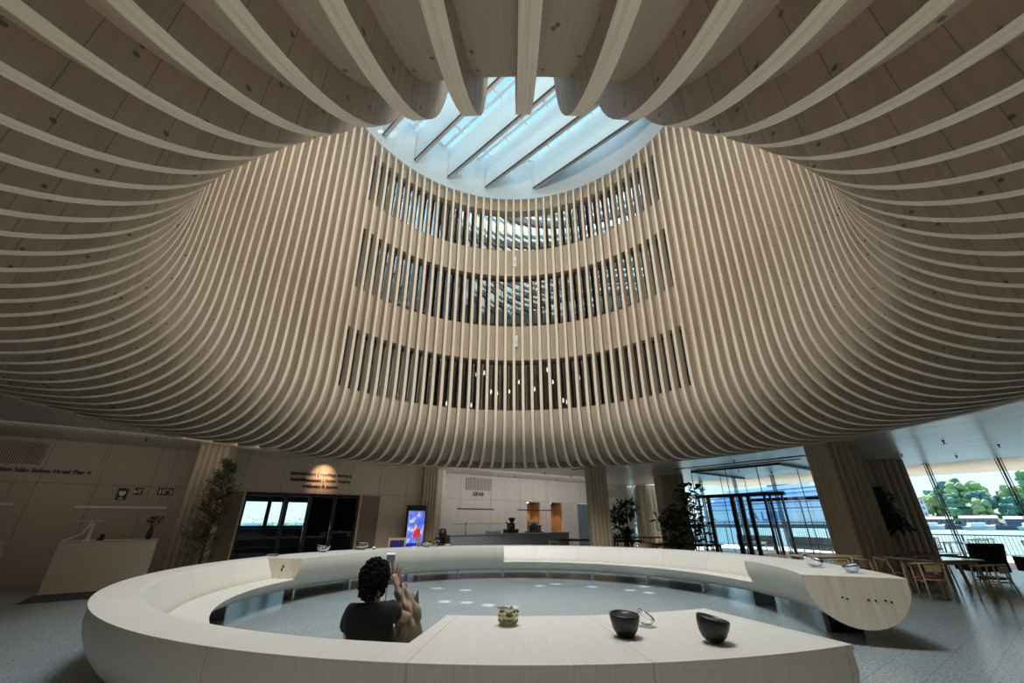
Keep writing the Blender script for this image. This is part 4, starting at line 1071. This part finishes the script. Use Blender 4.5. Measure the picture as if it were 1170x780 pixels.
# pale building left of the hill
o=thing('pale_building','pale many windowed building on the hillside left of the trees','building',far(43.3,FD+26,WZ+2),-R(43.3))
m=MB(); m.box(-5,5,-5,5,0,13.5); m.build('walls',plain('pale facade',(.55,.62,.68),.8),o)
m=MB()
for i in range(5):
    for j in range(4): m.box(-4.6+2*i,-3.6+2*i,-5.1,-5,2+3.1*j,3.9+3.1*j)
m.build('windows',plain('facade window',(.12,.17,.25),.4),o)
m=MB(); m.box(-5.4,5.4,-5.4,5.4,13.5,14.1)
for i in range(4): m.box(-4+2.4*i,-3.2+2.4*i,-1,1,14.1,15.2)
m.build('roof',plain('reddish roof',(.4,.3,.3),.7),o)
# big ferry
sh=thing('ferry','huge white and blue passenger ferry with blue line name on its side','ship',(190,395,WZ),0)
# local x along the ship; ship side faces the terrace
sh.rotation_euler=(0,0,math.atan2(262-395,205-190))
LEN=150
wh=plain('ship white',(.78,.88,.97),.5); bl=plain('ship blue',(.07,.21,.58),.5); bl2=plain('ship light blue',(.38,.55,.80),.5)
m=MB()
m.add([(-20,0,0),(LEN,0,0),(LEN+8,0,12),(-24,0,12),(-20,24,0),(LEN,24,0),(LEN+8,24,12),(-24,24,12)],[(0,1,2,3),(5,4,7,6),(0,4,5,1),(3,2,6,7),(0,3,7,4),(1,5,6,2)]); m.build('hull',wh,sh)
m=MB()
for i,(x0,x1,z0,z1,y0) in enumerate(((-18,LEN,12,16,1),(-14,LEN-4,16,20,2),(-8,LEN-10,20,23,3),(-4,LEN-20,23,26,4),(6,LEN-45,26,28.6,6))): m.box(x0,x1,y0,24-y0,z0,z1)
m.build('decks',wh,sh)
m=MB()
for z in (12.1,16.1,19.,22.,24.6): m.box(-18,LEN-5,.2,.5,z,z+.9)
m.box(-22,LEN,-.1,0,.3,1.2); m.build('blue_stripes',bl,sh)
m=MB()
for j,z in enumerate((3.3,9.7,14.0,17.9,21.1)):
    for i in range(60): x=-16+2.7*i; y=(-.06,-.06,.9,1.9,2.9)[j]; m.box(x,x+1.2,y,y+.1,z,z+1)
m.build('windows',bl2,sh)
t=text('SILJA LINE',9.0,(54,-.25,7.2),(PI/2,0,0),bl,parent=sh,name='ship_name',ext=.05); t.scale=(1.35,1,1)
m=MB(); m.box(60,74,8,16,28,36); m.build('funnel',bl,sh)
# distant skyline trees left (seen past the sunlit column)
for i,(a,d,s_) in enumerate(((15.5,150,1.2),(17.2,160,1.5),(18.4,150,1.1),(14.0,170,1.3))):
    t=thing('shore_tree',('bluish tree beyond the far window, left of the sunlit column','tall bluish tree beyond the far window by the sunlit column','bluish tree just behind the sunlit column','bluish tree at the left edge of the far window')[i],'tree',far(a,d,-.5))
    t.scale=(s_,s_,s_*1.1)
    c=bpy.data.objects.new('crown',CM[(i*4)%8]); col.objects.link(c); c.parent=t
    q=bpy.data.objects.new('trunk',tkm); col.objects.link(q); q.parent=t
# greenery outside the left entrance
hb=thing('hedge_bush','sunny green bush outside the bright window of the left entrance','bush',P(2.8,23.5,0),G)
rnd=random.Random(8); m=MB()
for k in range(900):
    p=Vector((rnd.uniform(-3,3),rnd.uniform(-.4,.4),rnd.uniform(0,1.55+.25*math.sin(k)))); leafy(m,p,(rnd.uniform(-1,1),rnd.uniform(-1,1),rnd.uniform(0,1)),.2,.1,rnd)
m.build('foliage',plain('sunny leaf',(.22,.38,.10),.7),hb,recalc=False)

# ------------------------------------------------------------------ the seated person
def skin(nodes,edges,sub=2,rooted=None):
    me=bpy.data.meshes.new('sk'); keys=list(nodes); ix={k:i for i,k in enumerate(keys)}
    me.from_pydata([nodes[k][0] for k in keys],[(ix[a],ix[b]) for a,b in edges],[])
    o=bpy.data.objects.new('sk',me); col.objects.link(o)
    md=o.modifiers.new('s','SKIN'); md.use_smooth_shade=True
    sv=me.skin_vertices[0].data
    for k in keys:
        r=nodes[k][1]; sv[ix[k]].radius=r if isinstance(r,tuple) else (r,r); sv[ix[k]].use_root=(k==(rooted or keys[0]))
    s=o.modifiers.new('u','SUBSURF'); s.levels=sub; s.render_levels=sub
    dg=bpy.context.evaluated_depsgraph_get(); dg.update(); ev=bpy.data.meshes.new_from_object(o.evaluated_get(dg))
    bpy.data.objects.remove(o); return ev
def joinm(name,meshes,mat,parent):
    m=MB()
    for me in meshes: m.add([v.co.copy() for v in me.vertices],[tuple(p.vertices) for p in me.polygons],sm=True)
    return m.build(name,mat,parent,recalc=False)
pe=thing('person','person seated seen from behind, dark curly hair, black t-shirt, holding up a phone','person',(0,0,0))
SK=plain('skin',(.42,.24,.165),.5); SH=plain('black cotton',(.004,.004,.005),.85); TR=plain('dark trousers',(.03,.03,.035),.85); HR=plain('dark hair',(.006,.005,.006),.9,0,0,.15)
T={'pel':((-1.05,3.66,.55),(.13,.09)),'wai':((-1.055,3.62,.70),(.12,.08)),'che':((-1.06,3.59,.85),(.13,.085)),'nb':((-1.075,3.585,.95),(.08,.065)),
 'ne':((-1.075,3.60,1.01),(.05,.05)),'hl':((-1.085,3.635,1.055),(.065,.075)),'hm':((-1.09,3.64,1.125),(.08,.095)),'ht':((-1.09,3.63,1.195),(.06,.07)),
 'ls':((-1.22,3.59,.92),.046),'lu':((-1.262,3.65,.82),.042),'le':((-1.275,3.74,.71),.038),'lw':((-1.18,3.93,.63),.026),'lh':((-1.14,3.99,.62),(.035,.02)),
 'rs':((-.92,3.60,.92),.046),'ru':((-.865,3.68,.87),.042),'re':((-.835,3.80,.835),.038),'rf':((-.90,3.88,.93),.034),'rw':((-.985,3.93,1.045),(.026,.022)),'rp':((-1.005,3.945,1.09),(.042,.02)),'rk':((-1.018,3.955,1.13),(.044,.016)),
 'lhip':((-1.14,3.70,.54),.095),'lkn':((-1.20,4.10,.52),.065),'lan':((-1.20,4.12,.12),.04),'lto':((-1.21,4.27,.035),(.042,.03)),
 'rhip':((-.96,3.70,.54),.095),'rkn':((-.88,4.10,.52),.065),'ran':((-.87,4.13,.12),.04),'rto':((-.86,4.28,.035),(.042,.03))}
TE=[('pel','wai'),('wai','che'),('che','nb'),('nb','ne'),('ne','hl'),('hl','hm'),('hm','ht'),('che','ls'),('ls','lu'),('lu','le'),('le','lw'),('lw','lh'),('che','rs'),('rs','ru'),('ru','re'),('re','rf'),('rf','rw'),('rw','rp'),('rp','rk'),
 ('pel','lhip'),('lhip','lkn'),('lkn','lan'),('lan','lto'),('pel','rhip'),('rhip','rkn'),('rkn','ran'),('ran','rto')]
body=[skin(T,TE,2,'pel')]
def finger(pts,r): 
    n={str(i):(p,r*(1-.12*i)) for i,p in enumerate(pts)}; return skin(n,[(str(i),str(i+1)) for i in range(len(pts)-1)],1)
# right hand around the phone: four fingers up, thumb to the side of the phone
kn=Vector((-1.022,3.955,1.125))
for dx,up,le,cv in ((-.030,.012,.066,.020),(-.010,.018,.076,.012),(.012,.014,.074,-.004),(.033,.002,.062,-.022)):
    b=kn+Vector((dx,0,-.012+up)); 
    p1=b+Vector((dx*.35,.004,le*.55)); p2=p1+Vector((dx*.35,.010,le*.42)); p3=p2+Vector((dx*.12,.014,le*.26))
    body.append(finger([tuple(b-Vector((0,0,.02))),tuple(b),tuple(p1),tuple(p2),tuple(p3)],.0128))
body.append(finger([(-1.012,3.945,1.075),(-1.035,3.955,1.10),(-1.056,3.968,1.13),(-1.066,3.975,1.158)],.0125))
# left hand resting on the thigh
kl=Vector((-1.13,4.0,.62))
for dx,le in ((-.026,.05),(-.009,.058),(.009,.056),(.026,.046)):
    b=kl+Vector((dx,.0,0)); body.append(finger([tuple(b),tuple(b+Vector((dx*.2,le*.6,-.004))),tuple(b+Vector((dx*.3,le*1.05,-.018))),tuple(b+Vector((dx*.3,le*1.3,-.034)))],.009))
body.append(finger([(-1.155,3.96,.62),(-1.115,3.975,.625),(-1.09,4.01,.615)],.0105))
# face: nose, ears (seen only from the front)
no=skin({'a':((-1.09,3.725,1.135),.010),'b':((-1.09,3.748,1.105),.013)},[('a','b')],1); body.append(no)
for sx in (-1,1): body.append(skin({'a':((-1.09+sx*.083,3.63,1.13),(.010,.018)),'b':((-1.09+sx*.088,3.625,1.10),(.008,.014))},[('a','b')],1))
joinm('body',body,SK,pe)
m=MB()
for sx in (-1,1): m.lathe([(0,-.006),(.009,-.004),(.011,0),(.009,.004),(0,.006)],c=(-1.09+sx*.032,3.726,1.138),n=10)
m.build('eyes',M['black'],pe)
m=MB(); m.tube([(-1.113,3.722,1.072),(-1.09,3.730,1.069),(-1.067,3.722,1.072)],.0045,6); m.build('mouth',plain('lips',(.30,.10,.08),.5),pe)
# t-shirt with short sleeves
g=lambda k,d: (T[k][0],(T[k][1][0]+d,T[k][1][1]+d) if isinstance(T[k][1],tuple) else T[k][1]+d)
S={k:g(k,d) for k,d in (('pel',.040),('wai',.045),('che',.040),('nb',.024),('ls',.032),('lu',.028),('rs',.036))}
S['rsl']=((-.872,3.665,.868),.072); S['lsl']=((-1.268,3.68,.79),.056)
S['ne2']=((-1.075,3.592,.975),(.056,.052))
joinm('t_shirt',[skin(S,[('pel','wai'),('wai','che'),('che','nb'),('nb','ne2'),('che','ls'),('ls','lu'),('lu','lsl'),('che','rs'),('rs','rsl')],2,'pel')],SH,pe)
S={k:g(k,.014) for k in ('pel','lhip','lkn','lan','rhip','rkn','ran')}
joinm('trousers',[skin(S,[('pel','lhip'),('lhip','lkn'),('lkn','lan'),('pel','rhip'),('rhip','rkn'),('rkn','ran')],2,'pel')],TR,pe)
for q in ('l','r'):
    a=Vector(T[q+'an'][0]); b=Vector(T[q+'to'][0]); joinm('shoe',[skin({'h':((a.x,a.y-.03,.045),(.045,.045)),'m':((a.x,a.y+.07,.045),(.046,.045)),'t':((b.x,b.y,.04),(.044,.035))},[('h','m'),('m','t')],1)],M['white'],pe)
# curly hair
bm=bmesh.new(); rnd=random.Random(17); hc=Vector((-1.09,3.615,1.132))
bmesh.ops.create_icosphere(bm,subdivisions=3,radius=1)
for v in bm.verts: v.co=Vector((v.co.x*.100,v.co.y*.108-.002,v.co.z*.112+.012))+hc
base=len(bm.verts)
for k in range(520):
    u=rnd.uniform(-1,1); a=rnd.uniform(0,2*PI); s_=math.sqrt(1-u*u); d=Vector((s_*math.cos(a),s_*math.sin(a),u))
    if d.y>.66 and d.z<.35: continue
    if d.z<-.88: continue
    rr_=1.0+.10*rnd.random()
    c=hc+Vector((d.x*.104*rr_,d.y*.112*rr_,d.z*.118*rr_+.012)); 
    if d.z<-.3: c+=Vector((-.006,-.004,-.035*min(1,(-.3-d.z)*2.2)-.006))
    q=bmesh.ops.create_icosphere(bm,subdivisions=1,radius=rnd.uniform(.009,.017))
    rot=Matrix.Rotation(rnd.uniform(0,6),3,'Z'); st=Vector((rnd.uniform(.8,1.5),rnd.uniform(.8,1.4),rnd.uniform(.7,1.3)))
    for v in q['verts']: v.co=rot@Vector((v.co.x*st.x,v.co.y*st.y,v.co.z*st.z))+c
# open the face
for v in bm.verts:
    r_=v.co-hc
    if r_.y>.085 and r_.z<.045: v.co.y=hc.y+.08
me=bpy.data.meshes.new('hair'); bm.to_mesh(me); bm.free(); me.materials.append(HR)
for p in me.polygons: p.use_smooth=True
o=bpy.data.objects.new('hair',me); col.objects.link(o); o.parent=pe
# things held
ph=thing('phone','dark phone with bright top edge held up in the right hand of the seated person','phone',(-1.078,3.985,1.205),0.05)
m=MB(); m.box(-.037,.037,-.0045,.0045,-.075,.075); bevel(m.build('case',M['black'],ph),.006,3)
m=MB(); m.box(-.033,.033,-.0056,-.0045,-.068,.062); m.build('screen',emis('phone picture',(.05,.07,.085),.8),ph)
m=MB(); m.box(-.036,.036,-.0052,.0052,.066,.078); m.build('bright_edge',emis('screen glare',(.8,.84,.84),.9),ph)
m=MB(); m.tube([(-1.072,3.98,1.13),(-1.074,3.975,1.05),(-1.08,3.97,.96),(-1.078,3.965,.90)],.0045,6); tag(m.build('phone_strap',plain('grey cord',(.16,.16,.17),.7),None),'grey strap dangling from the phone held by the seated person','strap')
# jacket over the forearm
jk=MB(); path=[(-.955,3.925,1.045,.045),(-.93,3.91,1.0,.062),(-.885,3.88,.93,.078),(-.85,3.86,.865,.09),(-.84,3.86,.78,.10),(-.85,3.86,.68,.095),(-.86,3.85,.58,.085),(-.865,3.85,.52,.07)]
pts=[Vector(p[:3]) for p in path]; K=56; vs=[]; prev=None
dense=[]
for i in range(len(path)-1):
    for j in range(5):
        t=j/5; dense.append((pts[i].lerp(pts[i+1],t),path[i][3]*(1-t)+path[i+1][3]*t))
dense.append((pts[-1],path[-1][3]))
for i,(p,r) in enumerate(dense):
    d=(dense[min(i+1,len(dense)-1)][0]-dense[max(i-1,0)][0]).normalized()
    x=d.cross(Vector((0,1,0))).normalized() if prev is None else (prev-d*prev.dot(d)).normalized(); prev=x; y=d.cross(x)
    for k in range(K):
        a=2*PI*k/K; f_=1+.13*math.sin(7*a+.35*i)+.07*math.sin(13*a-.5*i)+.10*math.sin(.9*i+2*a)
        q=p+(x*math.cos(a)+y*.75*math.sin(a))*r*f_; vs.append(q)
fs=[(i*K+k,i*K+(k+1)%K,(i+1)*K+(k+1)%K,(i+1)*K+k) for i in range(len(dense)-1) for k in range(K)]
jk.add(vs,fs,sm=True)
jk.add([(-.83,3.86,.93),(-.785,3.86,1.02),(-.765,3.86,.9),(-.765,3.86,.75),(-.80,3.86,.6),(-.83,3.88,.7),(-.80,3.90,.88)],[(0,1,2),(0,2,3,5),(5,3,4),(1,6,2),(0,6,1),(6,3,2),(6,5,3)])
o=jk.build('jacket',wood('beige folded cloth',(.42,.35,.26),(.20,.16,.12),coord='Object',grain=(16,16,5),rough=.85),None); tag(o,'beige crumpled jacket hanging over the forearm of the seated person','jacket')


# ------------------------------------------------------------------ light
w=bpy.data.worlds.new('sky'); sc.world=w; w.use_nodes=True; nt=w.node_tree
bg=nt.nodes['Background']; tc=N(nt,'ShaderNodeTexCoord'); sp_=N(nt,'ShaderNodeSeparateXYZ'); L(nt,tc.outputs['Generated'],sp_.inputs[0])
cc=ramp(nt,sp_.outputs[2],[(0,(.70,.88,.93)),(.12,(.62,.84,.92)),(.45,(.42,.67,.90)),(1,(.34,.60,.90))]); L(nt,cc,bg.inputs[0]); bg.inputs[1].default_value=1.5
def sun(az,el,e,c,ang=.6):
    l=bpy.data.lights.new('sun','SUN'); l.energy=e; l.color=c; l.angle=R(ang)
    o=bpy.data.objects.new('sun',l); col.objects.link(o)
    d=Vector((math.cos(R(az))*math.cos(R(el)),math.sin(R(az))*math.cos(R(el)),math.sin(R(el))))
    o.rotation_euler=(-d).to_track_quat('-Z','Y').to_euler(); o.location=d*60
sun(47,47,18.0,(1,.93,.82))
def area(name,loc,target,size,e,c,size_y=None,spread=180):
    l=bpy.data.lights.new(name,'AREA'); l.energy=e; l.color=c; l.size=size; l.spread=R(spread)
    if size_y: l.shape='RECTANGLE'; l.size_y=size_y
    else: l.shape='DISK'
    o=bpy.data.objects.new(name,l); col.objects.link(o); o.location=loc
    o.rotation_euler=(Vector(target)-Vector(loc)).to_track_quat('-Z','Y').to_euler(); return o
# added unseen lamps high on the near side, standing in for sky light
area('funnel fill high',(CX,4.1,13.3),(CX,15,10.),5,620,(1,.95,.88),2.3)
area('funnel fill down',(CX,5.2,13.5),(CX,9.2,0),4.5,440,(.92,.96,1),spread=80)
area('funnel fill warm',(CX+4.6,5.6,13),(CX-6,7.0,7),2,230,(1,.83,.6))  # added warm fill imitating the sun glow on the left side
area('bar wall fill',P(14,15.6,3.35),P(14,18.3,1.6),10,80,(1,.96,.93),.8)  # added lamp brightening the bar wall, its back to the camera
area('reception wall fill',P(-2,14.2,3.4),P(-2,17.15,1.4),7,15,(1,.9,.8),.6)  # added fill for the dim reception wall, not a fixture
area('entrance wall fill',P(6.3,15.2,3.4),P(6.3,17.15,1.4),4,7,(1,.9,.8),.6)  # unseen lamp added to lift the entrance wall
area('bounce fill',(0,-.8,.05),(0,-.8,5),9,70,(1,.9,.78),6)  # added upward lamp below the camera, imitating light off the floor
for x in (-2.5,2.5,): pass
area('spot on directions',P(3.75,16.3,3.6),P(3.75,17.15,3.05),.05,4.5,(1,.62,.38),spread=60)
# dapples on the floor, made by added narrow spots inside the funnel
for i,(x,y) in enumerate(((-1.86,11.5),(-1.13,11.23),(-1.41,9.76),(-.94,9.66),(-.47,9.38),(0,9.21),(1.17,12.24),(.73,11.93),(2.06,11.78),(2.88,11.23),(3.22,10.85),(3.4,11.8))):
    l=bpy.data.lights.new('dapple spot','SPOT'); l.energy=22000; l.spot_size=R(1.1); l.spot_blend=.6; l.shadow_soft_size=.01; l.color=(.95,.98,1)
    o=bpy.data.objects.new('dapple spot',l); col.objects.link(o); src=Vector((CX+1+.1*i,4.6,15.6)); o.location=src
    o.rotation_euler=(Vector((x,y,0))-src).to_track_quat('-Z','Y').to_euler()

sc.view_settings.view_transform='Standard'; sc.view_settings.look='None'; sc.view_settings.exposure=0
sc.cycles.max_bounces=8; sc.cycles.diffuse_bounces=4; sc.cycles.glossy_bounces=4; sc.cycles.transparent_max_bounces=24; sc.cycles.transmission_bounces=6
sc.cycles.use_denoising=True; sc.cycles.sample_clamp_indirect=4
